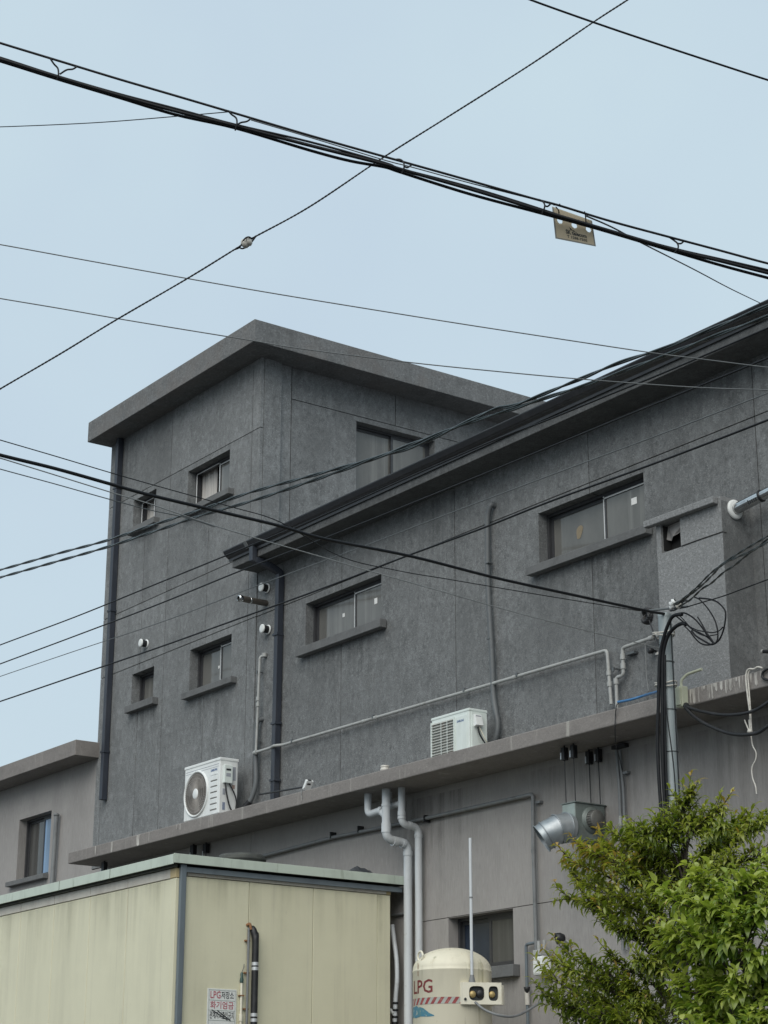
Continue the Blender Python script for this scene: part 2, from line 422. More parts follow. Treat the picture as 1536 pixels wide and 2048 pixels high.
_txt = {}
def text_mesh(mb, s, o, u, v, h, width=None, mi=0, wrap=None, bold=0.0):
    """flat lettering: o = lower left corner, u/v = unit right/up, h = letter height"""
    key = (s, bold)
    if key not in _txt:
        cu = bpy.data.curves.new('lettering', 'FONT'); cu.body = s; cu.size = 1.0; cu.resolution_u = 2
        cu.offset = bold
        ob = bpy.data.objects.new('lettering', cu); COL.objects.link(ob)
        dg = bpy.context.evaluated_depsgraph_get()
        me = bpy.data.meshes.new_from_object(ob.evaluated_get(dg))
        vs = np.array([tuple(q.co) for q in me.vertices]); fs = [tuple(p.vertices) for p in me.polygons]
        bpy.data.objects.remove(ob); bpy.data.curves.remove(cu); bpy.data.meshes.remove(me)
        vs = vs-vs.min(0)
        _txt[key] = (vs, fs)
    vs, fs = _txt[key]
    sy = h/vs[:, 1].max()
    sx = sy if width is None else width/vs[:, 0].max()
    o, u, v = Vector(o), Vector(u), Vector(v)
    if wrap:
        pts = [wrap(q[0]*sx, q[1]*sy) for q in vs]
    else:
        pts = [o+u*(q[0]*sx)+v*(q[1]*sy) for q in vs]
    mb.add(pts, fs, mi)

def wall_cells(mb, mapf, u0, u1, v0, v1, holes, thick, reveal, mi=0, back=False):
    us = sorted({u0, u1, *[x for h in holes for x in h[:2] if u0 < x < u1]})
    vs = sorted({v0, v1, *[x for h in holes for x in h[2:] if v0 < x < v1]})
    def inhole(a, b):
        return any(h[0]-1e-6 < a < h[1]+1e-6 and h[2]-1e-6 < b < h[3]+1e-6 for h in holes)
    def quad(a, b, c, d):
        mb.add([mapf(*a), mapf(*b), mapf(*c), mapf(*d)], [(0, 1, 2, 3)], mi)
    nu, nv = len(us)-1, len(vs)-1
    full = lambda i, j: 0 <= i < nu and 0 <= j < nv and not inhole((us[i]+us[i+1])/2, (vs[j]+vs[j+1])/2)
    for i in range(nu):
        for j in range(nv):
            if not full(i, j): continue
            a, b, c, d = us[i], us[i+1], vs[j], vs[j+1]
            quad((a, c, 0), (b, c, 0), (b, d, 0), (a, d, 0))
            for di, dj, p, q in ((-1, 0, (a, d), (a, c)), (1, 0, (b, c), (b, d)), (0, -1, (a, c), (b, c)), (0, 1, (b, d), (a, d))):
                ii, jj = i+di, j+dj
                if full(ii, jj): continue
                w = reveal if (0 <= ii < nu and 0 <= jj < nv) else thick
                if w: quad((*p, 0), (*p, w), (*q, w), (*q, 0))

front = lambda y: (lambda u, v, w: (u, y+w, v))
right = lambda x: (lambda u, v, w: (x-w, u, v))

# ================================================================== SETTING
g = MB(); g.add([(-400, -400, 0), (400, -400, 0), (400, 400, 0), (-400, 400, 0)], [(0, 1, 2, 3)])
tag(g.build('ground', M['asphalt']), kind='structure')
g = MB(); g.box(-14, 24, -5.6, 12, -0.05, 1.0)
tag(g.build('yard', M['concrete'], bevel=.02), kind='structure')

# ================================================================== MAIN BUILDING
bld = thing('building', 'dark grey stucco building with a stair tower, a long eave and a concrete ledge', 'building', (4.4, 0, 1.0))
GAP = 0.006
hA, hB = (0.78, 1.49, 10.80, 11.30), (2.45, 3.635, 10.66, 11.295)
hC, hD = (0.975, 1.64, 7.99, 8.49), (2.685, 3.82, 7.87, 8.515)
hE, hF = (5.66, 7.36, 7.91, 8.525), (10.39, 12.11, 7.87, 8.50)
hH = (8.68, 9.82, 3.57, 4.168)
holes = [hA, hB, hC, hD, hE, hF, hH]
def wall_panel(u0, u1, v0, v1, mapf, hs, m, gap=GAP):
    mb = MB()
    h2 = [h for h in hs if h[0] < u1 and h[1] > u0 and h[2] < v1 and h[3] > v0]
    wall_cells(mb, mapf, u0+gap, u1-gap, v0+gap, v1-gap, h2, 0.05, 0.20)
    return mb.build('wall_panel', m, bld)
cols = [-0.05, 0.14, 1.19, 1.92, 3.10, 4.23, 4.45]
bands = [5.70, 8.62, 9.562, 11.384]
for j in range(3):
    for i in range(6):
        wall_panel(cols[i], cols[i+1], bands[j], bands[j+1], front(0.0), holes, M['stucco'])
for a, b in ((-0.05, 0.14), (0.14, 1.92), (1.92, 4.23), (4.23, 4.45)):
    wall_panel(a, b, 11.384, 12.50, front(0.0), holes, M['stucco'])
wc = [4.45, 6.49, 8.855, 11.257, 13.73, 16.2, 18.6, 20.0]
for i in range(7):
    wall_panel(wc[i], wc[i+1], 5.70, 8.62, front(0.012), holes, M['stucco_wing'])
    wall_panel(wc[i], wc[i+1], 8.62, 9.40, front(0.012), holes, M['stucco_wing'])
# right face of the tower: pier, then the recessed panels
hG = (1.69, 3.13, 10.55, 11.88)
for a, b, c, d, x in ((0.05, 0.345, 9.3, 12.5, 4.45), (0.345, 0.553, 9.3, 12.5, 4.385), (0.553, 4.6, 9.3, 11.96, 4.385), (4.6, 7.0, 9.3, 11.96, 4.385),
                      (0.553, 2.40, 11.96, 12.5, 4.385), (2.40, 4.6, 11.96, 12.5, 4.385), (4.6, 7.0, 11.96, 12.5, 4.385)):
    wall_panel(a, b, c, d, right(x), [hG], M['stucco'])
# brown ground-floor wall
for a, b in ((-0.05, 4.45), (4.45, 8.02), (8.02, 12.3), (12.3, 16.4), (16.4, 20.0)):
    if a == 8.02:
        mb = MB(); wall_cells(mb, front(0.0), a+.004, b-.004, 4.18, 5.69, [], .05, .2); mb.build('wall_panel', M['lower'], bld)
        mb = MB(); wall_cells(mb, front(0.0), a+.004, b-.004, 1.0, 4.172, [hH], .05, .2); mb.build('wall_panel', M['lower'], bld)
    else:
        mb = MB(); wall_cells(mb, front(0.0), a+.004, b-.004, 1.0, 5.69, [], .05, .2); mb.build('wall_panel', M['lower'], bld)
# backing behind the joints
mb = MB()
wall_cells(mb, front(0.046), -0.04, 20.0, 1.0, 9.35, holes, 0, 0)
wall_cells(mb, front(0.046), -0.04, 4.40, 9.35, 12.48, holes, 0, 0)
wall_cells(mb, right(4.34), 0.05, 7.0, 9.3, 12.48, [hG], 0, 0)
mb.box(-0.05, -0.03, 0.05, 7.0, 1.0, 12.48)
mb.box(-0.03, 4.3, 6.95, 7.0, 9.3, 12.48)
mb.box(-0.03, 20, 9.0, 9.05, 1.0, 9.3)
mb.box(19.95, 20.0, 0.06, 9.0, 1.0, 9.35)
mb.box(-0.03, 4.30, 0.9, 0.93, 1.0, 12.44); mb.box(4.30, 19.94, 0.9, 0.93, 1.0, 9.30)  # unseen inner sheets, added to block light leaking in around the windows
mb.box(3.5, 3.53, 0.93, 6.9, 9.3, 12.44)
mb.build('wall_core_light_block', M['core'], bld)
# roofs
r = MB(); r.box(-0.12, 4.88, -0.40, 7.3, 12.45, 12.785)
r.build('tower_roof_slab', M['fascia'], bld, bevel=.008)
r = MB()
r.add([(4.45, -0.36, 9.44), (20, -0.36, 9.44), (20, 9.1, 10.7), (4.45, 9.1, 10.7), (4.45, -0.36, 9.405), (20, -0.36, 9.405), (20, 9.1, 10.6), (4.45, 9.1, 10.6)],
      [(0, 1, 2, 3), (4, 7, 6, 5), (0, 4, 5, 1), (2, 6, 7, 3), (0, 3, 7, 4), (1, 5, 6, 2)])
r.build('wing_roof', M['roofing'], bld)
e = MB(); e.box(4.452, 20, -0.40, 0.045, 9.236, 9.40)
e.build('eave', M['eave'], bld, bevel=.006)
# moulded gutter along the eave
prof = [(-0.405, 9.335), (-0.425, 9.335), (-0.43, 9.365), (-0.465, 9.385), (-0.49, 9.40), (-0.520, 9.448), (-0.520, 9.462), (-0.51, 9.462), (-0.485, 9.415), (-0.42, 9.385), (-0.405, 9.385)]
gt = MB(); n = len(prof); gx = [4.40, 20.0]
gt.add([(x, y, z) for x in gx for (y, z) in prof], [(i, (i+1) % n, n+(i+1) % n, n+i) for i in range(n)]+[tuple(range(n)), tuple(range(2*n-1, n-1, -1))])
gut = gt.build('gutter', M['gutter'], bld)
gl = MB(); gl.box(4.40, 20, -0.526, -0.517, 9.454, 9.467); gl.box(4.40, 20, -0.469, -0.461, 9.385, 9.391)
gl.build('gutter_lip', M['gutter'], gut)
for x in (4.93,):
    k = MB(); k.obox((x, -0.53, 9.462), (0.07, 0, 0), (0, 0.13, 0.005), (0, -0.004, -0.012)); k.obox((x, -0.531, 9.458), (0.07, 0, 0), (0, 0.06, -0.08), (0, -0.01, 0)); k.build('gutter_strap', M['gas_dark'], gut)
# square downpipes
def sqpipe(name, pts, a, m, parent):
    mb = MB()
    pts = [Vector(p) for p in pts]
    vs = []
    for i, p in enumerate(pts):
        t = ((pts[i]-pts[i-1]).normalized() if i else Vector((0, 0, 0)))+((pts[i+1]-pts[i]).normalized() if i < len(pts)-1 else Vector((0, 0, 0)))
        t = t.normalized()
        u = Vector((1, 0, 0)); w = t.cross(u).normalized()
        vs += [p+u*a*sx+w*a*sy for sx, sy in ((-1, -1), (1, -1), (1, 1), (-1, 1))]
    fs = [(i*4+k, i*4+(k+1) % 4, i*4+4+(k+1) % 4, i*4+4+k) for i in range(len(pts)-1) for k in range(4)]
    fs += [(3, 2, 1, 0), tuple(range(len(vs)-4, len(vs)))]
    mb.add(vs, fs)
    return mb.build(name, m, parent, bevel=.006)
d1 = sqpipe('downpipe', [(0.325, -0.055, 12.452), (0.322, -0.055, 6.69)], 0.045, M['dpipe'], bld)
d2 = sqpipe('downpipe', [(5.07, -0.455, 9.37), (5.07, -0.455, 9.20)] + [(5.07+.04*t, -0.462+.405*t, 9.19-0.12*t*t) for t in (.1, .35, .6, .85, 1)] + [(5.11, -0.052, 8.99), (5.085, -0.052, 5.85)], 0.043, M['dpipe'], bld)
for d, xs, zs in ((d1, 0.322, (11.6, 9.6, 7.4)), (d2, 5.095, (8.2, 7.0, 6.25))):
    for z in zs:
        k = MB(); k.box(xs-.06, xs+.06, -0.108, -0.004, z, z+.03); k.build('pipe_clamp', M['dpipe'], d)
# concrete ledge, cast in lengths, with pale lime runs
ld = MB(); ld.box(0.462, 20, -0.648, -0.004, 5.672, 5.836)
ledge = ld.build('ledge', M['ledge'], bld, bevel=.012)
runs = [(1.30, 1.325, 5.69), (1.78, 1.83, 5.675), (2.52, 2.60, 5.675), (2.86, 2.875, 5.69), (6.62, 6.64, 5.70), (3.6, 3.64, 5.76), (3.7, 3.72, 5.74)]
x_ = 13.30
while x_ < 14.22:
    w_ = random.uniform(.008, .045)
    runs.append((x_, x_+w_, random.choice((5.676, 5.68, 5.70, 5.73, 5.77))+random.uniform(0, .02)))
    x_ += w_+random.choice((.002, .004, .012, .03))
for x0, x1, z0 in runs:
    k = MB()
    zz = [z0-.004, z0+.03, 5.78, 5.833]
    k.add([(x0, -0.6515, 5.826), (x1, -0.6515, 5.826), (x1-.003, -0.6515, 5.76), (x1-.002, -0.6515, z0+.012), (x1-(x1-x0)*.5, -0.6515, z0), (x0+.004, -0.6515, z0+.02), (x0+.002, -0.6515, 5.75)], [(0, 6, 5, 4, 3, 2, 1)])
    k.build('lime_stain', M['stain'] if 'stain' in M else M.setdefault('stain', mat('lime_runs', (0.55, 0.53, 0.49), 0.9, layers=((B1, 16, .40, .66, 1.0, (1, 1, .35)),))), ledge)

# ---------------------------------------------------------------- windows
def window(mapf, h, parent, split=0.55, sill=None, panes=('glass', 'glass'), film=0, stickers=(), opened=None, name='window'):
    u0, u1, v0, v1 = h
    fb = 0.035
    def bx(mb, a, b, c, d, w0, w1, mi=0):
        q = [mapf(x, y, w) for w in (w0, w1) for (x, y) in ((a, c), (b, c), (b, d), (a, d))]
        mb.add(q, [(0, 1, 2, 3), (7, 6, 5, 4), (0, 4, 5, 1), (1, 5, 6, 2), (2, 6, 7, 3), (3, 7, 4, 0)], mi)
    f = MB()
    bx(f, u0, u0+fb, v0, v1, .135, .21); bx(f, u1-fb, u1, v0, v1, .135, .21)
    bx(f, u0+fb, u1-fb, v0, v0+fb, .135, .21); bx(f, u0+fb, u1-fb, v1-fb, v1, .135, .21)
    fo = f.build(name, M['frame'], parent)
    um = u0+(u1-u0)*split
    def sash(a, b, w, pm, bars=0.038, fl=False):
        s = MB(); c, d = v0+fb, v1-fb
        bx(s, a, a+bars, c, d, w, w+.028); bx(s, b-bars, b, c, d, w, w+.028)
        bx(s, a+bars, b-bars, c, c+bars, w, w+.028); bx(s, a+bars, b-bars, d-bars, d, w, w+.028)
        s.build('sash', M['frame'], fo)
        if pm:
            p = MB(); bx(p, a+bars, b-bars, c+bars, d-bars, w+.008, w+.02); p.build('pane', M[pm], fo)
        if fl:
            t = MB(); bx(t, a, a+.013, c, d, w-.004, w); bx(t, a, b, d-.034, d-.018, w-.004, w); t.build('frame_film', M['film'], fo)
    if opened:
        sash(um, u1-fb, .15, panes[1], fl=True)
        t = MB(); bx(t, u0+fb-.012, u0+fb+.012, v0+fb, v1-fb, .131, .135); bx(t, u0+fb, um, v1-fb-.008, v1-fb+.006, .131, .135); bx(t, um, um+.02, v0+fb, v1-fb, .143, .149); t.build('frame_film', M['film'], fo)
        # the pushed-aside leaf sits behind the fixed one; a curtain shows in the gap
        cu = MB(); a, b = u0-.10, u0-.10+(um-u0+.05)*opened
        nn = 26
        vs = []
        for i in range(nn+1):
            x = a+(b-a)*i/nn
            w = .255+.02*math.sin(i*1.55)+.008*math.sin(i*.7)
            vs += [mapf(x, v0-.25, w), mapf(x, v1+.25, w)]
        cu.add(vs, [(2*i, 2*i+2, 2*i+3, 2*i+1) for i in range(nn)], 0, True)
        cu.build('curtain', M['curtain'], fo)
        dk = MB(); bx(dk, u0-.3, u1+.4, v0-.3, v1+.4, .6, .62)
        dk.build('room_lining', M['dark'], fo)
    else:
        sash(u0+fb, um+.02, .172, panes[0])
        sash(um-.02, u1-fb, .142, panes[1], fl=bool(film))
    for (a, c, w, hh, m) in stickers:
        s = MB(); wd = .137 if a > split else .168
        wd = (.150 if a > split else .180)-.003
        x, y = u0+(u1-u0)*a, v0+(v1-v0)*c
        if m == 'tan':
            ol = [(.5+.5*math.cos(q)*(1+.18*math.sin(3*q)), .5+.5*math.sin(q)*(1+.12*math.cos(2*q))) for q in np.linspace(0, 2*math.pi, 15)[:-1]]
            s.add([mapf(x+w*(a_+.35*(b_-.5)), y+hh*b_, wd) for a_, b_ in ol], [tuple(range(14))])
        else:
            bx(s, x, x+w, y, y+hh, wd, wd+.002)
        s.build('sticker', M[m], fo)
    if sill:
        a, b, z0, z1 = sill
        s = MB(); bx(s, a, b, z0, z1, -.10, -.001); bx(s, u0+.001, u1-.001, z0+.02, z1, -.001, .16)
        s.build('sill', M['sillm'], fo, bevel=.006)
    return fo
M['sillm'] = mat('sill_render', sh(G3, .92), 0.85, layers=((sh(G3, .65), 5, .45, .7, .8, None), (sh(G3, 1.2), 30, .52, .7, .6, None)), bump=(50, .3, .008))
F0 = front(0.0)
window(F0, hA, bld, .56, (0.79, 1.62, 10.705, 10.80), opened=.95, stickers=((.78, .5, .022, .03, 'sticker'),))
window(F0, hB, bld, .56, (2.45, 3.775, 10.567, 10.66), opened=.72, stickers=((.80, .47, .055, .065, 'sticker'),))
window(F0, hC, bld, .72, (0.955, 1.80, 7.885, 7.99))
window(F0, hD, bld, .56, (2.64, 3.985, 7.78, 7.87), film=1, stickers=((.44, .46, .035, .04, 'sticker'), (.80, .48, .055, .055, 'sticker'), (.6, .04, .12, .05, 'sticker')))
window(F0, hE, bld, .56, (5.59, 7.485, 7.80, 7.91), film=1, stickers=((.36, .52, .05, .05, 'sticker'), (.80, .52, .065, .075, 'sticker')))
window(F0, hF, bld, .56, (10.285, 12.22, 7.775, 7.87), film=1, stickers=((.8, .60, .085, .075, 'sticker'), (.22, .1, .085, .05, 'sticker'), (.26, .36, .10, .17, 'tan')))
window(F0, hH, bld, .50, (8.66, 9.92, 3.445, 3.57), panes=('glass_navy', 'glass_dark'))
window(right(4.385), hG, bld, .52, (1.5, 3.3, 10.40, 10.55), panes=('glass', 'glass'))

# ---------------------------------------------------------------- dirt washed down the walls
def stainmat(name, col, amt, sc_):
    m = bpy.data.materials.new(name); m.use_nodes = True
    nt = m.node_tree; p = nt.nodes['Principled BSDF']
    p.inputs['Base Color'].default_value = (*col, 1); p.inputs['Roughness'].default_value = .9
    uv = nt.nodes.new('ShaderNodeAttribute'); uv.attribute_name = 'run'
    sx = nt.nodes.new('ShaderNodeSeparateXYZ'); nt.links.new(uv.outputs['Vector'], sx.inputs[0])
    def mth(op, a, b_=None):
        n_ = nt.nodes.new('ShaderNodeMath'); n_.operation = op; n_.use_clamp = (op == 'MULTIPLY')
        for k_, v_ in ((0, a), (1, b_)):
            if v_ is None: continue
            if hasattr(v_, 'is_linked'): nt.links.new(v_, n_.inputs[k_])
            else: n_.inputs[k_].default_value = v_
        return n_.outputs[0]
    edge = mth('MULTIPLY', mth('MULTIPLY', sx.outputs[0], mth('SUBTRACT', 1.0, sx.outputs[0])), 4.0)
    fall = mth('POWER', sx.outputs[2], 1.6)
    streak = _ramp(nt, _noise(nt, sc_, 4, .6, (1, 1, .05)), .42, .66)
    soft = _ramp(nt, _noise(nt, 3.0, 4, .6), .35, .65, .4, 1.0)
    al = mth('MULTIPLY', mth('MULTIPLY', mth('MULTIPLY', edge, fall), mth('MULTIPLY', streak, soft)), amt)
    tr = nt.nodes.new('ShaderNodeBsdfTransparent'); ms = nt.nodes.new('ShaderNodeMixShader')
    nt.links.new(al, ms.inputs[0]); nt.links.new(tr.outputs[0], ms.inputs[1]); nt.links.new(p.outputs[0], ms.inputs[2])
    nt.links.new(ms.outputs[0], nt.nodes['Material Output'].inputs['Surface'])
    return m
M['run_dark'] = stainmat('dark_water_run', (.055, .058, .058), .45, 9)
M['run_pale'] = stainmat('pale_dust_run', (.30, .31, .31), .55, 11)
M['run_brown'] = stainmat('brown_water_run', (.11, .10, .09), .5, 9)
M['run_moss'] = stainmat('green_grey_run', (.28, .275, .19), .28, 7)
def run(mapf, u0, u1, v0, v1, m, parent):
    mb = MB(); mb.add([mapf(u0, v0, -.0016), mapf(u1, v0, -.0016), mapf(u1, v1, -.0016), mapf(u0, v1, -.0016)], [(0, 1, 2, 3)])
    o = mb.build('water_stain', M[m], parent)
    a = o.data.attributes.new('run', 'FLOAT_VECTOR', 'POINT')
    a.data.foreach_set('vector', [0, 0, 0, 1, 0, 0, 1, 0, 1, 0, 0, 1])
    return o
for (u0, u1, v1, L) in ((.72, 1.7, 10.70, .7), (2.35, 3.85, 10.56, .8), (.9, 1.9, 7.88, .8), (2.55, 4.1, 7.775, .9), (-.04, .8, 12.3, 1.6)):
    run(front(0.0), u0, u1, v1-L, v1, 'run_dark', bld)
for (u0, u1, v1, L) in ((5.45, 7.6, 7.795, .9), (10.2, 12.35, 7.77, .9), (7.5, 9.6, 9.2, 1.4), (12.6, 14.6, 9.2, 1.0)):
    run(front(0.012), u0, u1, v1-L, v1, 'run_dark', bld)
for (u0, u1, v0, v1, w0) in ((.3, 2.6, 5.9, 7.4, 0), (5.4, 8.6, 5.9, 7.3, .012), (9.8, 12.4, 5.9, 7.2, .012), (1.9, 4.2, 9.2, 10.4, 0)):
    run(front(w0), u0, u1, v0, v1, 'run_pale', bld)
for (u0, u1, v1, L) in ((7.2, 9.4, 5.6, 1.3), (9.9, 12.6, 5.6, 1.2), (8.6, 10.0, 3.44, .7), (12.4, 15.2, 5.6, 1.5)):
    run(front(0.0), u0, u1, v1-L, v1, 'run_brown', bld)

# ---------------------------------------------------------------- boxed chimney on the ledge
CHY = -0.39
c = MB()
wall_cells(c, front(CHY), 12.68, 13.59, 5.836, 7.70, [(12.745, 13.02, 7.365, 7.672)], CHY*-1, 0.14)
chim = c.build('chimney_box', M['chimney'], bld)
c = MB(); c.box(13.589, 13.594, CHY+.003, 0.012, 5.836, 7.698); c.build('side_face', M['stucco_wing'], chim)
c = MB(); c.box(12.57, 13.56, CHY-.075, CHY-.002, 7.665, 7.735); c.build('drip_strip', M['chimney'], chim, bevel=.008)
c = MB(); c.box(12.68, 13.59, CHY+.002, 0.01, 7.70, 7.742); c.build('top_slab', M['chimney'], chim)
c = MB(); c.box(12.70, 13.06, CHY+.137, CHY+.16, 7.34, 7.69); c.box(12.747, 12.752, CHY+.03, CHY+.137, 7.40, 7.66); c.build('opening_back', M['dark'], chim)
c = MB()
fl = [(12.752, 7.52), (12.80, 7.50), (12.86, 7.525), (12.93, 7.54), (12.97, 7.58), (13.0, 7.62), (12.97, 7.66), (12.76, 7.668)]
c.add([(x, CHY+.07+.02*math.sin(i*2), z) for i, (x, z) in enumerate(fl)], [tuple(range(8))])
c.build('torn_lining', M['lower'], chim)
c = MB(); c.tube([(13.03, CHY-.003, 7.37), (13.3, CHY-.003, 7.373), (13.592, CHY-.003, 7.372), (13.595, CHY+.05, 7.372)], .006, 6); c.build('mortar_crack', M['core'], chim)

# ================================================================== BROWN BUILDING AT LEFT
anx = thing('building', 'brown grey low building with flat roof edge joining the tower at left', 'building', (-4, 0, 1.0))
hI = (-2.68, -1.53, 5.81, 6.80)
w = MB(); wall_cells(w, front(0.02), -9.0, -0.052, 1.0, 7.40, [hI], .05, .2); w.build('wall', M['lower'], anx)
w = MB(); w.box(-9, 0.02, -0.40, 6.5, 7.38, 7.617); w.build('roof_slab', M['ledge'], anx, bevel=.008)
w = MB(); w.box(-9, -8.95, .07, 6.4, 1, 7.38); w.box(-8.9, -.1, 6.35, 6.4, 1, 7.38); w.build('rear_wall', M['lower'], anx)
window(front(0.02), hI, anx, .55, (-2.86, -1.52, 5.735, 5.81), panes=('glass_dark', 'glass_sky'))
w = MB(); w.tube([(-1.208,-0.05,6.658), (-1.236,-0.05,5.613), (-1.227,-0.05,4.992)], .035, 12); w.lathe((-1.208,-0.05,6.658), (0, 0, 1), [(.036, 0), (.045, 0.002), (.045, .03), (.01, .05)], 14)
w.build('vent_pipe', M['gas_dark'], anx)

# ================================================================== THINGS ON THE UPPER WALLS
def round_vent(x, z, label):
    t = thing('wall_vent', label, 'vent', (x, 0, z), 'round white wall vents')
    b = MB(); b.lathe((x, 0.0, z), (0, -1, 0), [(.066, 0.0), (.066, .012), (.05, .014)], 24); b.build('flange', M['white'], t)
    b = MB(); b.cyl((x, -.014, z), (x, -.09, z), .052, 20); b.build('collar', M['black'], t)
    b = MB(); b.lathe((x, -.09, z), (0, -1, 0), [(.06, 0), (.062, .004), (.062, .014), (.045, .02), (.0, .021)], 24); b.build('cap', M['white'], t)
round_vent(4.72, 8.955, 'round white wall vent just below the end of the long eave')
round_vent(4.765, 8.365, 'round white wall vent between the steel flue and the thin grey pipe')
round_vent(1.375, 8.88, 'round white wall vent alone on the left side of the tower')
t = thing('flue_pipe', 'dull steel flue pipe sticking straight out of the wall between two round vents', 'flue pipe', (4.70, 0, 8.75))
b = MB(); b.cyl((4.70, 0, 8.75), (4.74, -.43, 8.735), .042, 20); b.build('pipe', mat('brown_steel', (0.16, 0.14, 0.12), .4, .6, layers=(((0.08, .08, .08), 7, .45, .7, .8, None),)), t)
b = MB(); b.lathe((4.74, -.43, 8.735), (0.09, -1, -.03), [(.045, -.02), (.047, 0), (.047, .035), (.03, .04)], 20); b.build('end_cap', M['steel'], t)
b = MB(); b.lathe((4.725, -.27, 8.7405), (0.09, -1, -.03), [(.042, -.012), (.046, -.01), (.046, .01), (.042, .012)], 20); b.build('band', M['steel'], t)

xp = 13.592
ex0 = Vector((13.592,-0.213,7.63))
exd = (Vector((14.0,-0.16,7.707))-ex0).normalized()
t = thing('exhaust_pipe', 'shiny steel boiler exhaust pipe rising to the right from a white wall flange', 'exhaust pipe', ex0)
b = MB(); b.lathe(ex0-Vector((.0, 0, 0)), (1, 0, 0), [(.05, .0), (.10, .004), (.10, .02), (.085, .032), (.055, .034)], 28); b.build('flange', M['white'], t)
b = MB(); b.cyl(ex0+exd*.02, ex0+exd*.33, .056, 24); b.build('pipe', M['steel'], t)
b = MB()
_u = exd.cross(Vector((0, 0, 1))).normalized(); _w = _u.cross(exd)
_c = (CAMLOC-ex0); _c = (_c-exd*_c.dot(exd)).normalized(); _v = exd.cross(_c)
for k in range(5):
    b.obox(ex0+exd*(.205+.022*k)+_c*.0555-_v*(.016 if k else .024), exd*.010, _v*(.036 if k else .048), _c*.0016)
b.build('stamped_marks', M['ink'], t)
b = MB(); b.cyl(ex0+exd*.325, ex0+exd*.345, .062, 24); b.build('ring', M['black'], t)
b = MB(); b.cyl(ex0+exd*.345, ex0+exd*.75, .052, 24); b.build('pipe', M['steel'], t)

# gas pipe running along the wall
t = thing('gas_pipe', 'pale grey gas pipe running along the upper wall with a riser at each end', 'pipe', (8.2, -.06, 6.68))
b = MB()
b.tube(fillet([(4.60, -.085, 6.70), (5.02, -.085, 6.70), (5.16, -.13, 6.70), (5.28, -.06, 6.70), (11.525, -.06, 6.67), (11.56, -.06, 6.085)], .05), .019, 10)
b.build('pipe', M['gas'], t)
b = MB(); b.tube(fillet([(4.72, -.005, 8.02), (4.68, -.07, 8.0), (4.66, -.085, 6.70)], .04), .017, 10); b.build('riser', M['gas'], t)
for q, rr, dirn in (((4.715, -.02, 8.02), .035, (0, 0, 1)), ((4.67, -.08, 7.42), .026, (0, 0, 1)), ((4.672, -.08, 7.34), .026, (0, 0, 1)), ((4.655, -.085, 6.70), .03, (1, 0, 0)), ((7.1, -.06, 6.69), .025, (1, 0, 0)), ((7.35, -.06, 6.69), .027, (1, 0, 0)), ((10.0, -.06, 6.676), .025, (1, 0, 0)), ((11.54, -.06, 6.42), .027, (0, 0, 1)), ((11.546, -.06, 6.30), .027, (0, 0, 1))):
    d = Vector(dirn); b = MB(); b.cyl(Vector(q)-d*.025, Vector(q)+d*.025, rr, 12); b.build('coupling', M['gas'], t)
for q in ((4.62, 7.8), (4.62, 6.85), (5.5, 6.72), (7.3, 6.72), (9.1, 6.71), (10.05, 6.70), (11.62, 6.45)):
    b = MB(); b.box(q[0], q[0]+.016, -.07, .01, q[1]-.006, q[1]+.008); b.box(q[0]-.004, q[0]+.022, -.085, -.07, q[1]-.03, q[1]+.012); b.build('bracket', M['wire_grey'], t)
t = thing('gas_pipe', 'short cranked pale grey pipe stepping up from the ledge to the pole', 'pipe', (11.7, -.06, 6.07))
b = MB(); b.tube(fillet([(11.648, -.06, 5.84), (11.647, -.06, 6.350), (11.762, -.06, 6.352), (11.762, -.06, 6.645), (12.40, -.06, 6.665)], .04), .019, 10); b.build('pipe', M['gas'], t)
for q, d in (((11.762, -.06, 6.55), (0, 0, 1)), ((11.762, -.06, 6.45), (0, 0, 1)), ((12.2, -.06, 6.657), (1, 0, .03)), ((11.647, -.06, 6.31), (0, 0, 1))):
    d = Vector(d); b = MB(); b.cyl(Vector(q)-d*.03, Vector(q)+d*.03, .028, 12); b.build('coupling', M['gas'], t)
b = MB(); b.box(11.80, 11.92, -.05, .01, 6.56, 6.585); b.build('bracket', M['wire_grey'], t)

def ribbed(pts, r, step=.018):
    p = smooth(pts, 14)
    out, rr, acc, k = [p[0]], [r], 0.0, 0
    for a, c2 in zip(p, p[1:]):
        L = (c2-a).length
        m = max(1, int(L/step))
        for i in range(1, m+1):
            out.append(a.lerp(c2, i/m)); k += 1; rr.append(r*(1.0 if k % 2 else .9))
    return out, rr
t = thing('conduit', 'long grey flexible conduit winding down the wall to the smaller air conditioner', 'conduit', (9.6, -.05, 6.1))
p, rr = ribbed([(9.63, .02, 8.80), (9.612, -.04, 8.80), (9.56, -.05, 8.66), (9.552, -.05, 8.4), (9.548, -.05, 7.85), (9.60, -.05, 6.95), (9.612, -.05, 6.55), (9.665, -.06, 6.33), (9.69, -.06, 6.2), (9.665, -.07, 6.05), (9.56, -.09, 5.96), (9.48, -.15, 5.93)], .034)
b = MB(); b.tube(p, rr, 10); b.build('hose', M['conduit'], t)
for z in (8.1, 7.2):
    b = MB(); b.box(9.545, 9.60, -.086, -.01, z, z+.012); b.build('clip', M['wire_grey'], t)
t = thing('conduit', 'short grey flexible conduit rising behind the larger air conditioner', 'conduit', (4.6, -.05, 5.9))
p, rr = ribbed([(4.66, .02, 7.16), (4.635, -.05, 7.13), (4.60, -.055, 7.0), (4.61, -.055, 6.6), (4.63, -.06, 6.3), (4.58, -.09, 6.1), (4.50, -.14, 5.98), (4.42, -.16, 5.93)], .036)
b = MB(); b.tube(p, rr, 10); b.build('hose', M['conduit'], t)
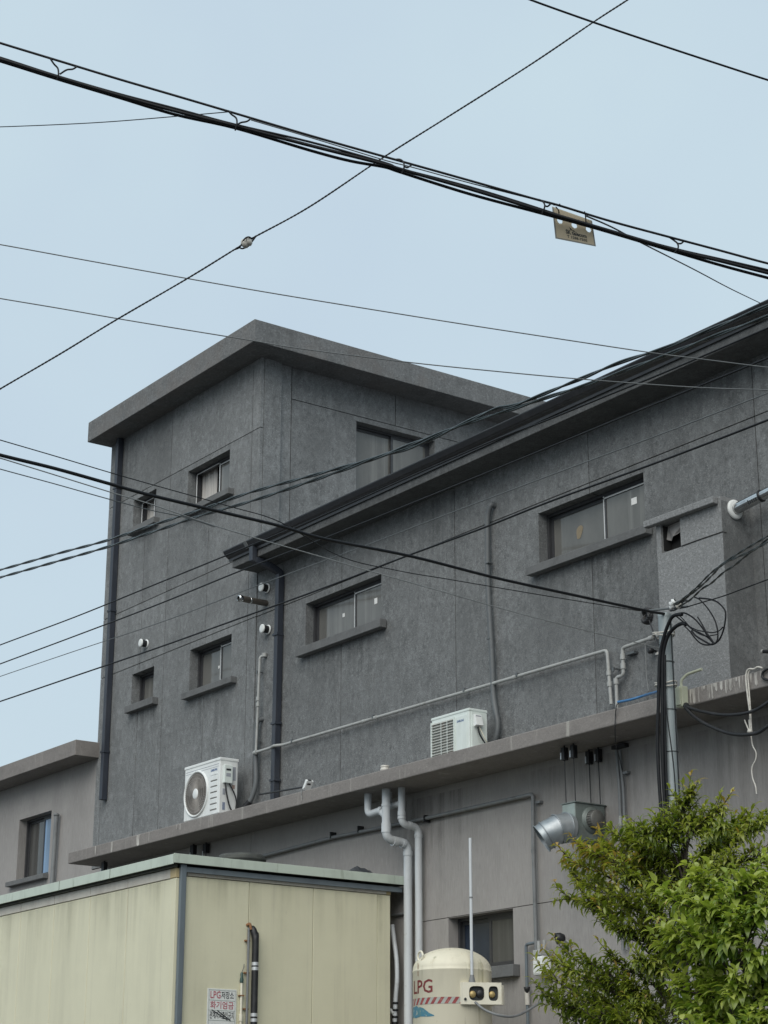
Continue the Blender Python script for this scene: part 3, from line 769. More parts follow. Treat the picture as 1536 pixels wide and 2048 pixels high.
b = MB(); b.cyl((4.56, -.105, 6.06), (4.50, -.14, 5.98), .042, 14); b.build('tape_wrap', M['black'], t)

# ---------------------------------------------------------------- air conditioners
def ac_body(t, x0, x1, y0, y1, z0, z1, m):
    b = MB(); b.box(x0, x1, y0, y1, z0, z1); return b.build('casing', m, t, bevel=.012)
# larger unit with the round fan grille
x0, x1, y0, y1, z0, z1 = 3.475, 4.39, -0.47, -0.19, 5.895, 6.625
t = thing('air_conditioner', 'larger white outdoor air conditioner with round fan grille on the ledge', 'air conditioner', (3.93, -.33, 5.836))
ca = ac_body(t, x0, x1, y0, y1, z0, z1, M['white'])
b = MB(); b.box(x0-.008, x1+.008, y0-.008, y1+.008, z1-.028, z1+.012); b.build('lid', M['white'], t, bevel=.008)
for x in (x0+.12, x1-.17):
    b = MB(); b.box(x, x+.07, y0+.01, y1-.01, 5.836, z0); b.build('foot', M['black'], t)
fc = Vector((x0+.325, y0, z0+.335)); fr = .292
b = MB(); b.lathe(fc, (0, -1, 0), [(fr+.018, 0), (fr+.02, .016), (fr+.004, .024), (fr-.006, .014), (fr-.01, .002)], 48); fan = b.build('grille_ring', M['white'], t)
b = MB(); b.lathe(fc, (0, -1, 0), [(fr, .0015), (0.001, .0015)], 40); b.build('fan_cavity', M['acdark'], fan)
b = MB()
for k in range(64):
    a = 2*math.pi*k/64; a2 = a+.32
    p0 = fc+Vector((math.cos(a)*.055, -.016, math.sin(a)*.055)); p1 = fc+Vector((math.cos(a2)*fr, -.008, math.sin(a2)*fr))
    pm = fc+Vector((math.cos((a+a2)/2)*.18, -.017, math.sin((a+a2)/2)*.18))
    b.tube([p0, pm, p1], .0034, 4, cap=False)
tag(b.build('grille_wires', M['acgrey'], fan), kind='stuff')
for rr_ in (.11, .16, .21, .255):
    b = MB(); b.tube([fc+Vector((math.cos(2*math.pi*k/40)*rr_, -.0135, math.sin(2*math.pi*k/40)*rr_)) for k in range(41)], .0028, 4, cap=False); b.build('grille_hoop', M['acgrey'], fan)
for k in range(3):
    a = 2*math.pi*k/3+.7
    b = MB()
    b.add([fc+Vector((math.cos(a+d)*rq, -w_, math.sin(a+d)*rq)) for (d, rq, w_) in ((-.1, .06, .003), (-.38, .26, .003), (.25, .27, .007), (.42, .16, .007), (.3, .06, .006))], [(0, 1, 2, 3, 4)])
    b.build('fan_blade', M['acgrey'], fan)
b = MB(); b.lathe(fc, (0, -1, 0), [(.072, .01), (.072, .018), (.06, .024), (.001, .025)], 28); b.build('fan_hub', M['white'], fan)
for k in range(6):
    z = z0+.07+k*.077
    b = MB(); b.box(x0+.69, x1-.06, y0-.006, y0+.004, z, z+.058); b.build('louvre', M['white'], t, bevel=.004)
    b = MB(); b.box(x0+.69, x1-.06, y0-.003, y0+.006, z-.012, z-.001); b.build('louvre_gap', M['acdark'], t)
b = MB(); text_mesh(b, 'SAMSUNG', (x0+.685, y0-.002, z1-.155), (1, 0, .0), (0, 0, 1), .034, .165, bold=.02); b.build('lettering', M['blue_print'], t)
b = MB(); b.box(x0+.685, x1-.055, y0-.005, y0+.003, z1-.205, z1-.185); b.build('trim_bar', M['white'], t)
b = MB(); b.box(x0+.03, x1-.03, y0-.0015, y0+.003, z1-.075, z1-.068); b.box(x0+.03, x1-.03, y0-.0015, y0+.003, z1-.105, z1-.100); b.build('panel_crease', M['acmid'], t)
b = MB(); b.box(x1, x1+.05, y0+.045, y0+.17, z1-.33, z1-.09); sb = b.build('terminal_cover', M['white2'], t, bevel=.006)
b = MB(); b.box(x1+.046, x1+.053, y0+.07, y0+.14, z1-.165, z1-.14); b.build('handle_slot', M['ink'], sb)
b = MB(); b.box(x1+.048, x1+.052, y0+.07, y0+.14, z1-.245, z1-.20); b.build('label_plate', M['acmid'], sb)
for (a, c_, d, e_, m) in ((.20, .245, .10, .28, 'acmid'), (.05, .09, .40, .48, 'acmid'), (.05, .09, .58, .68, 'blue_print2'), (.19, .235, .34, .39, 'rustlab')):
    if m == 'blue_print2': M.setdefault(m, mat('pale_blue_label', (.2, .24, .33), .5, layers=(((.25, .28, .36), 30, .4, .6, .8, None),)))
    if m == 'rustlab': M.setdefault(m, mat('pink_brown_label', (.36, .26, .22), .5, layers=(((.3, .22, .2), 30, .4, .6, .8, None),)))
    b = MB(); b.box(x1, x1+.003, y0+a, y0+c_, z1-e_, z1-d); b.build('side_label', M[m], t)
b = MB(); b.tube(smooth([(x1+.03, y0+.07, z1-.33), (x1+.05, y0+.09, z1-.5), (x1+.05, y0+.16, z1-.68), (x1+.06, y0+.27, z1-.72), (x1+.09, y0+.34, z1-.72)]), .011, 8); b.build('cable', M['black'], t)
b = MB(); b.tube(smooth([(x1+.03, y0+.13, z1-.33), (x1+.05, y0+.20, z1-.46), (x1+.05, y0+.235, z1-.56), (x1+.05, y0+.235, z1-.70), (x1+.08, y0+.30, z1-.73)]), .010, 8); b.build('cable', M['black'], t)
# smaller unit with the slatted grille
x0, x1, y0, y1, z0, z1 = 8.985, 9.672, -0.45, -0.20, 5.84, 6.33
t = thing('air_conditioner', 'smaller white outdoor air conditioner with slatted grille on the ledge', 'air conditioner', (9.33, -.325, 5.836))
ac_body(t, x0, x1, y0, y1, z0, z1, M['white2'])
b = MB(); b.box(x0-.006, x1+.006, y0-.006, y1+.006, z1-.02, z1+.01); b.build('lid', M['white2'], t, bevel=.006)
b = MB(); b.box(x0+.025, x0+.43, y0-.002, y0+.004, z0+.02, z1-.06); b.build('coil', M['fin'], t)
for k in range(13):
    z = z0+.03+k*.0315
    b = MB(); b.obox((x0+.025, y0-.022, z), (.40, 0, 0), (0, .02, .012), (0, 0, .006)); b.build('slat', M['acgrey2'] if 'acgrey2' in M else M.setdefault('acgrey2', mat('slat_grey', (.50, .51, .48), .5, layers=(((.44, .43, .40), 9, .4, .7, .8, None),))), t)
b = MB(); b.box(x0+.012, x0+.026, y0-.024, y0, z0, z1-.05); b.box(x0+.425, x0+.437, y0-.02, y0, z0, z1-.05); b.box(x0+.2, x0+.206, y0-.024, y0-.02, z0+.02, z1-.06); b.box(x0+.31, x0+.316, y0-.024, y0-.02, z0+.02, z1-.06); b.build('grille_frame', M['white2'], t)
b = MB(); b.box(x0+.45, x1-.035, y0-.006, y0+.002, z0+.02, z1-.055); b.build('front_panel', M['white2'], t, bevel=.005)
b = MB(); text_mesh(b, 'SAMSUNG', (x0+.475, y0-.008, z1-.125), (1, 0, 0), (0, 0, 1), .026, .125, bold=.02); b.build('lettering', M['blue_print'], t)
b = MB(); b.box(x1, x1+.012, y0+.03, y1-.01, z0+.01, z1-.03); b.build('side_panel', M['white2'], t)
b = MB(); b.add([(x1+.012, y0+.05, z1-.20), (x1+.012, y0+.15, z1-.20), (x1+.07, y0+.15, z1-.185), (x1+.07, y0+.05, z1-.185), (x1+.012, y0+.05, z1-.06), (x1+.012, y0+.15, z1-.06), (x1+.035, y0+.15, z1-.06), (x1+.035, y0+.05, z1-.06)],
                 [(0, 1, 2, 3), (4, 7, 6, 5), (0, 3, 7, 4), (1, 5, 6, 2), (3, 2, 6, 7), (0, 4, 5, 1)]); b.build('terminal_cover', M['white'], t, bevel=.004)
b = MB(); b.box(x1+.03, x1+.042, y0+.065, y0+.135, z1-.09, z1-.072); b.build('handle_slot', M['acmid'], t)
b = MB(); b.tube(smooth([(x1+.04, y0+.09, z1-.20), (x1+.05, y0+.10, z1-.27), (x1+.06, y0+.13, z1-.33), (x1+.06, y0+.19, z1-.39), (x1+.03, y0+.27, z1-.40)]), .009, 8); b.build('cable', M['black'], t)
b = MB(); b.tube(smooth([(x1+.03, y0+.12, z1-.20), (x1+.06, y0+.16, z1-.31), (x1+.05, y0+.21, z1-.37), (x1+.02, y0+.24, z1-.36)]), .006, 8); b.build('cable', M['cream'], t)

# ---------------------------------------------------------------- small things on the ledge
b = MB(); q = Vector((7.875,-0.3,5.994)); q.z = 5.836
b.lathe(q, (0, 0, 1), [(.035, 0), (.035, .09), (.055, .09), (.058, .10), (.058, .115), (.05, .12), (.05, .135), (.055, .14), (.05, .155), (.0, .165)], 24)
tag(b.build('vent_cap', M['ceramic'], base=True), 'small cream mushroom vent cap standing on the concrete ledge', 'vent cap')
t = thing('spotlight', 'white box light tilted on a black arm at the ledge edge', 'spotlight', (5.4, -.35, 5.836))
b = MB(); b.tube([(5.033,-0.25,6.068), (6.519,-0.55,5.913)], .012, 8); b.build('arm', M['black'], t)
b = MB(); p0 = Vector((6.593,-0.62,5.876)); b.obox(p0, (.075, 0, .105), (.035, 0, -.025), (0, .10, .0)); b.build('head', M['white'], t, bevel=.006)
b = MB(); b.obox(p0+Vector((.09, .02, .10)), (.02, 0, -.015), (0, .05, 0), (-.03, 0, -.05)); b.build('bracket', M['black'], t)
b = MB(); b.tube(smooth([p0+Vector((.05, 0, .0)), p0+Vector((.06, -.05, -.06)), p0+Vector((.07, -.04, -.13))]), .004, 6); b.build('lead', M['wire_pale'], t)
b = MB(); b.obox((5.05, -.30, 5.836), (.13, 0, 0), (0, .2, 0), (0, 0, .05)); b.build('clamp_block', M['black'], t)
t = thing('junction_box', 'pale green junction box on the ledge edge beside the steel pole', 'junction box', (13.35, -.68, 5.6))
p0 = Vector((13.191,-0.72,5.66))
b = MB(); b.box(p0.x, p0.x+.095, -.74, -.655, p0.z, p0.z+.20); b.build('box', M['cream2'] if 'cream2' in M else M.setdefault('cream2', mat('pale_green_plastic', (.50, .52, .40), .5, layers=(((.4, .42, .32), 9, .45, .7, .7, None),))), t, bevel=.008)
b = MB(); b.box(p0.x+.012, p0.x+.083, -.752, -.74, p0.z+.015, p0.z+.185); b.build('cover', M['cream2'], t, bevel=.004)
b = MB(); b.tube(fillet([(p0.x+.05, -.70, p0.z+.20), (p0.x+.05, -.70, p0.z+.26), (p0.x+.10, -.668, p0.z+.315), (p0.x+.30, -.668, p0.z+.325)], .05), .014, 10); b.build('conduit', M['cream2'], t)
b = MB(); b.cyl((p0.x+.10, -.70, p0.z+.01), (p0.x+.14, -.72, p0.z-.02), .03, 12); b.build('gland', M['black'], t)
for k, (pts, rad, lab) in enumerate((
    ([(13.332,-0.74,5.646),(13.512,-0.74,5.57),(13.829,-0.74,5.476),(14.142,-0.74,5.447),(14.367,-0.74,5.494),(14.642,-0.74,5.602)], .016, 'upper of two black hoses sagging right from the junction box'),
    ([(13.331,-0.74,5.632),(13.443,-0.74,5.526),(13.631,-0.74,5.407),(13.91,-0.74,5.285),(14.187,-0.74,5.242),(14.349,-0.74,5.282),(14.684,-0.74,5.413)], .018, 'lower of two black hoses sagging right from the junction box'))):
    b = MB(); b.tube(smooth(pts), rad, 10); tag(b.build('hose', M['black'], base=True), lab, 'hose', 'black hoses under the ledge')
t = thing('rope', 'white rope looped over the ledge edge and hanging down with a knot', 'rope', (14.103,-0.67,5.809))
for nm, pts, rad in (('loop', [(14.271,-0.68,5.839),(14.211,-0.68,5.861),(14.166,-0.68,5.851),(14.105,-0.68,5.863),(14.071,-0.68,5.837),(14.059,-0.68,5.769),(14.067,-0.68,5.627),(14.083,-0.68,5.438),(14.071,-0.68,5.292)], .008),
                     ('strand', [(14.182,-0.67,5.859),(14.106,-0.67,5.85),(14.078,-0.67,5.804),(14.08,-0.67,5.673),(14.083,-0.67,5.486),(14.08,-0.67,5.287)], .007),
                     ('tail', [(14.077,-0.68,5.287),(14.092,-0.68,5.16),(14.129,-0.68,5.085),(14.117,-0.68,5.019),(14.069,-0.68,4.958),(14.068,-0.68,4.867),(14.098,-0.68,4.785),(14.105,-0.68,4.712)], .006),
                     ('end', [(14.012,-0.68,5.404),(14.038,-0.68,5.344),(14.071,-0.68,5.283),(14.07,-0.68,5.357),(14.067,-0.68,5.395)], .007)):
    b = MB(); b.tube(smooth(pts), rad, 8); b.build(nm, M['rope'], t)
b = MB(); b.lathe((14.071,-0.68,5.288), (0, 0, 1), [(.005, -.025), (.022, -.012), (.026, 0), (.02, .016), (.006, .026)], 12); b.build('knot', M['rope'], t)
b = MB(); b.tube(smooth([(11.707,-0.1,6.075),(11.902,-0.1,6.065),(12.126,-0.1,6.071)]+[(12.924,-0.7,5.873)]), .014, 8)
tag(b.build('hose', M['blue'], base=True), 'blue hose stretched from the ledge to the steel pole', 'hose')
b = MB(); b.tube(smooth([(12.093,-0.05,6.661),(12.095,-0.05,6.449),(12.093,-0.05,6.292),(12.112,-0.05,6.122)]), .005, 6)
tag(b.build('wire', M['wire_pale'], base=True), 'thin pale wire hanging down the wall left of the steel pole', 'wire')
b = MB(); b.tube(smooth([(11.767,-0.15,6.042),(12.289,-0.66,5.857),(12.269,-0.66,5.765),(12.254,-0.66,5.627),(12.086,-0.5,5.515),(11.812,-0.2,5.442),(11.706,-0.08,5.37)]), .005, 6)
tag(b.build('wire', M['black'], base=True), 'thin black wire dropping over the ledge near the blue hose', 'wire')
for p, lab in (((12.199,-0.06,6.526), 'small black sensor on the wall left of the steel pole'), ((13.314,-0.05,6.898), 'small black sensor with white base right of the chimney box corner')):
    t = thing('wall_sensor', lab, 'sensor', p, 'small black wall sensors')
    p = Vector(p)
    b = MB(); b.lathe(p+Vector((0, .06, 0)), (-.25, -1, .0), [(.012, 0), (.014, .03), (.028, .04), (.032, .085), (.02, .095), (0, .096)], 14); b.build('head', M['black'], t)
    b = MB(); b.box(p.x-.02, p.x+.02, .0, .02, p.z-.035, p.z-.008); b.build('base', M['sticker'], t)
t = thing('pipe_stub', 'short black pipe stub on the wall at the right edge', 'pipe', (13.717,-0.05,6.203))
b = MB(); b.tube([(13.751,-0.1,6.189), (13.965,-0.1,6.139)], .018, 10); b.build('pipe', M['black'], t)
b = MB(); b.tube([(13.738,-0.1,6.191), (13.757,-0.1,6.187)], .021, 10); b.build('tip', M['gas'], t)
b = MB(); b.tube(smooth([(14.411,-0.67,5.794),(14.328,-0.67,5.82),(14.264,-0.67,5.8),(14.255,-0.67,5.76),(14.296,-0.67,5.729),(14.403,-0.67,5.699)]), .012, 8)
tag(b.build('cable_loop', M['black'], base=True), 'black cable loop on the ledge face at the right edge', 'cable')

# ================================================================== UNDER THE LEDGE
def bandpipe(t, pts, r, m, cuffs=(), n=18):
    b = MB(); b.tube(pts, r, n); o = b.build('pipe', m, t)
    for a, c_ in cuffs:
        b = MB(); b.cyl(a, c_, r*1.13, n); b.build('socket', m, t)
    return o
x1_, x2_ = 8.066, 8.245
t = thing('drain_pipe', 'thicker pale grey drain pipe with a side branch under the ledge', 'drain pipe', (x1_, -.12, 1.0), 'pale drain pipes under the ledge')
bandpipe(t, fillet([(x1_, -.42, 5.68), (x1_, -.42, 5.10), (x1_, -.11, 5.07), (x1_, -.11, 1.0)], .09, 8), .050, M['pvc'],
         (((x1_, -.42, 5.28), (x1_, -.42, 5.17)), ((x1_, -.33, 5.08), (x1_, -.27, 5.075)), ((x1_, -.20, 5.07), (x1_, -.16, 5.065)), ((x1_, -.11, 4.98), (x1_, -.11, 4.93)), ((x1_, -.42, 5.5), (x1_, -.42, 5.47))))
b = MB(); b.tube(fillet([(7.70, -.42, 5.68), (7.70, -.42, 5.42), (7.95, -.42, 5.44), (8.06, -.42, 5.36)], .09, 8), .043, 16); b.build('branch', M['pvc'], t)
b = MB(); b.cyl((7.94, -.42, 5.44), (7.99, -.42, 5.425), .05, 16); b.build('socket', M['pvc'], t)
t = thing('drain_pipe', 'thinner pale grey drain pipe running down right beside the thicker one', 'drain pipe', (x2_, -.1, 1.0), 'pale drain pipes under the ledge')
bandpipe(t, fillet([(x2_, -.33, 5.68), (x2_, -.33, 5.255), (x2_, -.09, 5.235), (x2_, -.09, 1.0)], .08, 8), .042, M['pvc'],
         (((x2_, -.33, 5.40), (x2_, -.33, 5.35)), ((x2_, -.33, 5.34), (x2_, -.33, 5.31)), ((x2_, -.09, 5.16), (x2_, -.09, 5.12)), ((x2_, -.24, 5.25), (x2_, -.2, 5.245))))
b = MB(); b.tube(fillet([(7.93, -.28, 5.68), (7.93, -.28, 5.50), (8.2, -.31, 5.50)], .06), .036, 14); b.build('branch', M['pvc'], t)
# grey pipe on the ground-floor wall
t = thing('wall_pipe', 'grey pipe crossing the brown wall under the ledge then dropping to the meter', 'pipe', (10.301,-0.06,5.265))
b = MB(); b.tube(fillet([(3.649,-0.06,5.293), (6.439,-0.06,5.353), (8.333,-0.06,5.332), (10.27,-0.06,5.335), (10.256,-0.06,4.735), (10.266,-0.06,3.662)], .05), .022, 10); b.build('pipe', M['gas_dark'], t)
for x, y in ((668,1672),(856,1639),(723,1660)):
    p = Vector({'668': (6.427,-0.03,5.376), '856': (8.35,-0.03,5.321), '723': (7.016,-0.03,5.373)}[str(x)])
    b = MB(); b.box(p.x-.009, p.x+.009, -.09, .0, p.z-.035, p.z+.045); b.build('bracket', M['black'], t)
p = Vector((10.306,-0.03,5.241)); b = MB(); b.box(p.x-.03, p.x+.06, -.05, .0, p.z-.012, p.z+.012); b.build('bracket', M['gas_dark'], t)
for y in (1703,):
    b = MB(); b.tube([(10.257,-0.06,4.741), (10.255,-0.06,4.704)], .027, 10); b.build('coupling', M['gas_dark'], t)
t = thing('conduit_pair', 'two thin grey conduits side by side on the brown wall right of the fan', 'conduit', (11.642,-0.05,5.075))
for dx, xs in ((0, 1237), (1, 1246)):
    pass
b = MB(); b.tube(smooth([(11.603,-0.05,5.597),(11.614,-0.05,5.388),(11.627,-0.05,5.077),(11.61,-0.05,4.37),(11.588,-0.05,3.581)]), .017, 10); b.build('conduit', M['gas_dark'], t)
b = MB(); b.tube(smooth([(11.655,-0.05,5.589),(11.666,-0.05,5.38),(11.686,-0.05,5.069),(11.669,-0.05,4.364),(11.647,-0.05,3.577)]), .015, 10); b.build('conduit', M['gas_dark'], t)
b = MB(); b.tube([(11.625,-0.05,4.914), (11.62,-0.05,4.813)], .021, 10); b.tube([(11.685,-0.05,4.906), (11.679,-0.05,4.805)], .019, 10); b.build('coupling', M['gas'], t)
p = Vector((11.699,-0.02,5.347)); b = MB(); b.box(p.x-.03, p.x+.05, -.05, 0, p.z-.012, p.z+.012); b.build('bracket', M['gas_dark'], t)
p = Vector((11.636,-0.03,5.631)); b = MB(); b.box(p.x-.1, p.x+.1, -.06, 0, p.z-.02, p.z+.02); b.build('bracket', M['black'], t)

# duct fan hung from the ledge on four rods
fx1, fy0 = 11.36, -0.42
fz1, fz0 = 5.055, 4.69
t = thing('duct_fan', 'grey green duct fan box with a shiny elbow hung on four rods', 'duct fan', (11.25, -.22, 4.69))
fx0 = fx1-.205; fy1 = -0.02
b = MB(); b.box(fx0, fx1, fy0, fy1, fz0, fz1); bo = b.build('box', M['fanbox'], t, bevel=.006)
b = MB(); b.box(fx0+.006, fx1-.006, fy0-.004, fy0+.002, fz0+.006, fz1-.006); b.build('front_plate', M['fanface'], t)
for za in (fz1, fz0-.011):
    b = MB(); b.box(fx0-.012, fx1+.012, fy0-.012, fy1+.012, za, za+.011); b.build('rim', M['fanbox'], t)
mc = Vector((fx1, (fy0+fy1)/2+.015, (fz0+fz1)/2+.02))
b = MB(); b.lathe(mc, (1, 0, 0), [(.135, 0), (.135, .012), (.105, .016), (.10, .03)], 28); b.build('motor_flange', M['fanbox'], t)
b = MB(); b.lathe(mc, (1, 0, 0), [(.092, .012), (.092, .09), (.085, .10), (.001, .101)], 28); mo = b.build('motor', M['motor'], t)
b = MB()
for k in range(24):
    a = 2*math.pi*k/24
    d = Vector((0, math.cos(a), math.sin(a)))
    b.obox(mc+d*.09+Vector((.02, 0, 0))-d.cross(Vector((1, 0, 0)))*.003, (.065, 0, 0), d*.008, d.cross(Vector((1, 0, 0)))*.006)
b.build('cooling_rib', M['motor'], mo)
# segmented elbow
dc = Vector((fx0+.09, fy0, fz0+.115))
segs = [(dc, Vector((0, -1, 0))), (dc+Vector((.0, -.05, -.0)), Vector((-.05, -1, -.05))), (dc+Vector((-.02, -.13, -.02)), Vector((-.4, -1, -.4))), (dc+Vector((-.09, -.215, -.08)), Vector((-.8, -1, -.8))), (dc+Vector((-.125, -.255, -.115)), Vector((-.8, -1, -.85)))]
rad = .150
def ring(c, d, r_, n=32):
    d = d.normalized(); a = d.cross(Vector((0, 0, 1))).normalized(); e = a.cross(d)
    return [c+(a*math.cos(2*math.pi*k/n)+e*math.sin(2*math.pi*k/n))*r_ for k in range(n)]
for k in range(len(segs)-1):
    b = MB(); n = 32
    r0, r1 = ring(*segs[k], rad-.002*k), ring(*segs[k+1], rad-.002*k)
    b.add(r0+r1, [(i, (i+1) % n, n+(i+1) % n, n+i) for i in range(n)], 0, True)
    b.build('duct_segment', M['galv'], t)
    b = MB(); rr0 = ring(segs[k+1][0], segs[k+1][1], rad+.004); b.tube(rr0+[rr0[0]], .005, 6, cap=False); b.build('duct_seam', M['galv'], t)
b = MB(); r0 = ring(segs[-1][0]-segs[-1][1].normalized()*.1, segs[-1][1], rad-.02); b.add(r0, [tuple(range(32))]); b.build('duct_shade_disc', M['dark'], t)  # near-black disc paints the shade inside the open duct mouth
for (x, y) in ((fx0+.03, fy0+.03), (fx1-.03, fy0+.03), (fx0+.03, fy1-.03), (fx1-.03, fy1-.03)):
    b = MB(); b.cyl((x, y, fz1), (x-.02, y+.01, 5.56), .0055, 8); b.build('hanger_rod', M['black'], t)
    b = MB(); b.box(x-.045, x+.01, y-.02, y+.04, 5.52, 5.655); hb = b.build('spring_hanger', M['black'], t, bevel=.004)
    b = MB(); b.box(x-.048, x-.032, y-.023, y-.019, 5.53, 5.60); b.build('bright_edge', M['silver'], hb)
    b = MB(); b.cyl((x-.018, y+.01, 5.65), (x-.018, y+.01, 5.68), .012, 8); b.build('anchor', M['black'], hb)
# small spare hangers along the soffit above the shed
for (pt, lab) in (((1.031,-0.349,5.66), 'leftmost small black hanger under the ledge above the shed'), ((3.169,-0.124,5.66), 'small black hanger with a bright edge under the ledge above the shed corner'), ((3.382,0.168,5.66), 'small black hanger under the ledge left of the old tyre')):
    x, y, z = pt; y = min(max(y, -.55), -.05)
    t = thing('spring_hanger', lab, 'hanger', (x, y, 5.672), 'small hangers under the ledge')
    b = MB(); b.box(x-.04, x+.04, y-.03, y+.03, 5.53, 5.655); b.build('body', M['black'], t)
    b = MB(); b.box(x-.043, x-.028, y-.033, y-.028, 5.42, 5.56); b.build('bright_edge', M['silver'], t)
    b = MB(); b.cyl((x, y, 5.65), (x, y, 5.676), .014, 8); b.cyl((x, y, 5.2), (x, y, 5.54), .006, 8); b.build('rod', M['black'], t)

# ================================================================== COLD STORE SHED
shed = thing('shed', 'cream panel cold store shed with pale green roof trim', 'shed', (5, -1.7, 1.0))
SX, SY, SW0, SB = 7.92, -3.08, 1.5, -0.253
xs = [1.43, 2.33, 3.24, 4.143, 5.045, 5.955, 6.847, 7.80]
for i in range(7):
    b = MB(); b.box(xs[i]+.004, xs[i+1]-.004, SY, SY+.06, 1.0, 4.455); b.build('wall_panel', M['shed'], shed, bevel=.006)
    b = MB(); b.box(xs[i]+.004, xs[i+1]-.004, SY-.006, SY+.06, 4.462, 4.562); b.build('top_band', M['shed_band'], shed, bevel=.004)
b = MB(); b.box(7.80, SX-.06, SY-.008, SY+.03, 1.0, 4.455); b.box(SX-.06, SX+.004, SY-.008, SY+.10, 1.0, 4.455); b.build('corner_trim', M['shed'], shed, bevel=.004)
b = MB(); b.box(7.80, SX+.006, SY-.012, SY+.12, 4.46, 4.562); b.build('corner_cap', M['fillet'], shed, bevel=.004)
ys = [-2.98, -2.16, -1.318, -0.437, SB]
for i in range(4):
    b = MB(); b.box(SX-.06, SX, ys[i]+.003, ys[i+1]-.003, 1.0, 4.48); b.build('wall_panel', M['shed_side'] if 'shed_side' in M else M.setdefault('shed_side', M['shed']), shed, bevel=.005)
b = MB(); b.box(SX-.05, SX+.005, -2.95, SB-.06, 4.488, 4.57); b.build('top_band', M['shed_band'], shed, bevel=.004)
b = MB(); b.box(SX-.05, SX+.006, SB-.058, SB, 4.488, 4.57); b.build('corner_cap', M['fillet'], shed)
b = MB(); b.box(1.5, SX-.07, SB-.05, SB-.01, 1.0, 4.5); b.box(1.4, 1.46, SY, SB, 1, 4.5); b.build('rear_wall', M['shed'], shed)
b = MB(); b.box(1.2, 8.012, -3.17, -0.06, 4.605, 4.665); b.build('roof_deck', M['shed_dark'], shed)
b = MB(); b.box(1.2, 8.015, -3.185, -3.172, 4.585, 4.69); b.build('roof_trim', M['shed_trim'], shed, bevel=.003)
b = MB(); b.box(8.003, 8.016, -3.1715, -0.06, 4.60, 4.70); b.build('roof_trim', M['shed_trim'], shed, bevel=.003)
b = MB(); b.box(1.2, 7.95, -3.13, -3.09, 4.565, 4.603); b.build('eave_filler', M['shed_dark'], shed)
b = MB(); b.box(SX+.01, SX+.05, -3.0, -0.12, 4.52, 4.575); b.build('side_rail', M['steel_blue'], shed)
b = MB(); b.box(SX+.008, SX+.055, -3.055, -2.985, 1.0, 4.60); b.build('downpipe', M['steel_blue'], shed, bevel=.008)
for x in (2.9, 5.35, 6.6):
    b = MB(); b.box(x, x+.004, -3.188, -3.185, 4.585, 4.692); b.build('trim_seam', M['shed_dark'], shed)

for i in range(2, 7):
    run(front(SY), xs[i]+.01, xs[i]+.5, 3.2+.2*(i % 3), 4.45, 'run_moss', shed); run(front(SY), xs[i]+.35, xs[i+1]-.01, 3.7-.2*(i % 2), 4.45, 'run_moss', shed)
for a_, b_, z_ in ((-2.9, -2.2, 3.9), (-2.3, -1.4, 3.6), (-1.35, -.5, 3.7), (-.6, -.26, 3.2)):
    run(right(SX), a_, b_, z_, 4.475, 'run_moss', shed)
# things on the shed roof
t = thing('tyre', 'old dark tyre lying on the shed roof under the ledge', 'tyre', (8.0-.33, -2.30, 4.70))
tc_ = Vector((7.72, -2.15, 4.665+.075))
b = MB(); b.lathe(tc_, (0, 0, 1), [(.15, -.05), (.20, -.06), (.245, -.055), (.265, -.03), (.27, 0), (.265, .03), (.245, .055), (.20, .06), (.15, .05), (.14, 0), (.15, -.05)], 36); b.build('casing', M['tyre'] if 'tyre' in M else M.setdefault('tyre', mat('worn_rubber', (.045, .048, .045), .8, layers=(((.08, .085, .075), 7, .45, .65, .8, None),), bump=(20, .4, .01))), t)
b = MB(); b.lathe(tc_, (0, 0, 1), [(.271, -.012), (.274, -.006), (.274, .006), (.271, .012)], 36); b.build('tread_rib', M['tyre'], t)
b = MB()
gx_, gy_ = 13, 9
pc = Vector((7.78, -.60, 4.665))
vs = []
for i in range(gx_):
    for j in range(gy_):
        u, v = i/(gx_-1)*2-1, j/(gy_-1)*2-1
        hgt = (max(0, 1-((u+.35)/.6)**2)+.75*max(0, 1-((u-.45)/.5)**2))*max(0, 1-abs(v)**2)
        vs.append(pc+Vector((v*.16, u*.32, 0.10*hgt*(0.75+.45*math.sin(3*u+1.2)+.3*math.sin(7*v+3*u)+.25*random.random()))))
b.add(vs, [(i*gy_+j, i*gy_+j+1, (i+1)*gy_+j+1, (i+1)*gy_+j) for i in range(gx_-1) for j in range(gy_-1)], 0, False)
tag(b.build('tarpaulin', mat('dark_tarp', (.035, .04, .046), .6, layers=(((.06, .065, .07), 9, .45, .65, .8, None),)), base=True), 'crumpled dark tarpaulin on the shed roof near the drain pipes', 'tarpaulin')

# things on the shed side
SQ = SX
t = thing('sign', 'white gas store warning sign with red and black lettering on the shed', 'sign', (SX+.01, -2.48, 2.9))
s0, s1, sz1 = -2.660, -2.300, 3.325
b = MB(); b.box(SX+.004, SX+.012, s0, s1, sz1-.56, sz1); sg = b.build('board', M['signwhite'], t, bevel=.002)
b = MB()
for z in (sz1-.012, sz1-.118, sz1-.222, sz1-.325, sz1-.43):
    b.box(SX+.0115, SX+.0135, s0+.015, s1-.015, z-.006, z)
b.box(SX+.0115, SX+.0135, s0+.015, s0+.02, sz1-.55, sz1-.012); b.box(SX+.0115, SX+.0135, s1-.02, s1-.015, sz1-.55, sz1-.012)
b.build('ruled_line', M['signline'], t)
U_, V_ = (0, 1, 0), (0, 0, 1)
def srow(s_, y, z, h_, wd, m):
    b = MB(); text_mesh(b, s_, (SX+.0142, y, z), U_, V_, h_, wd, bold=.012); b.build('lettering', M[m], t)
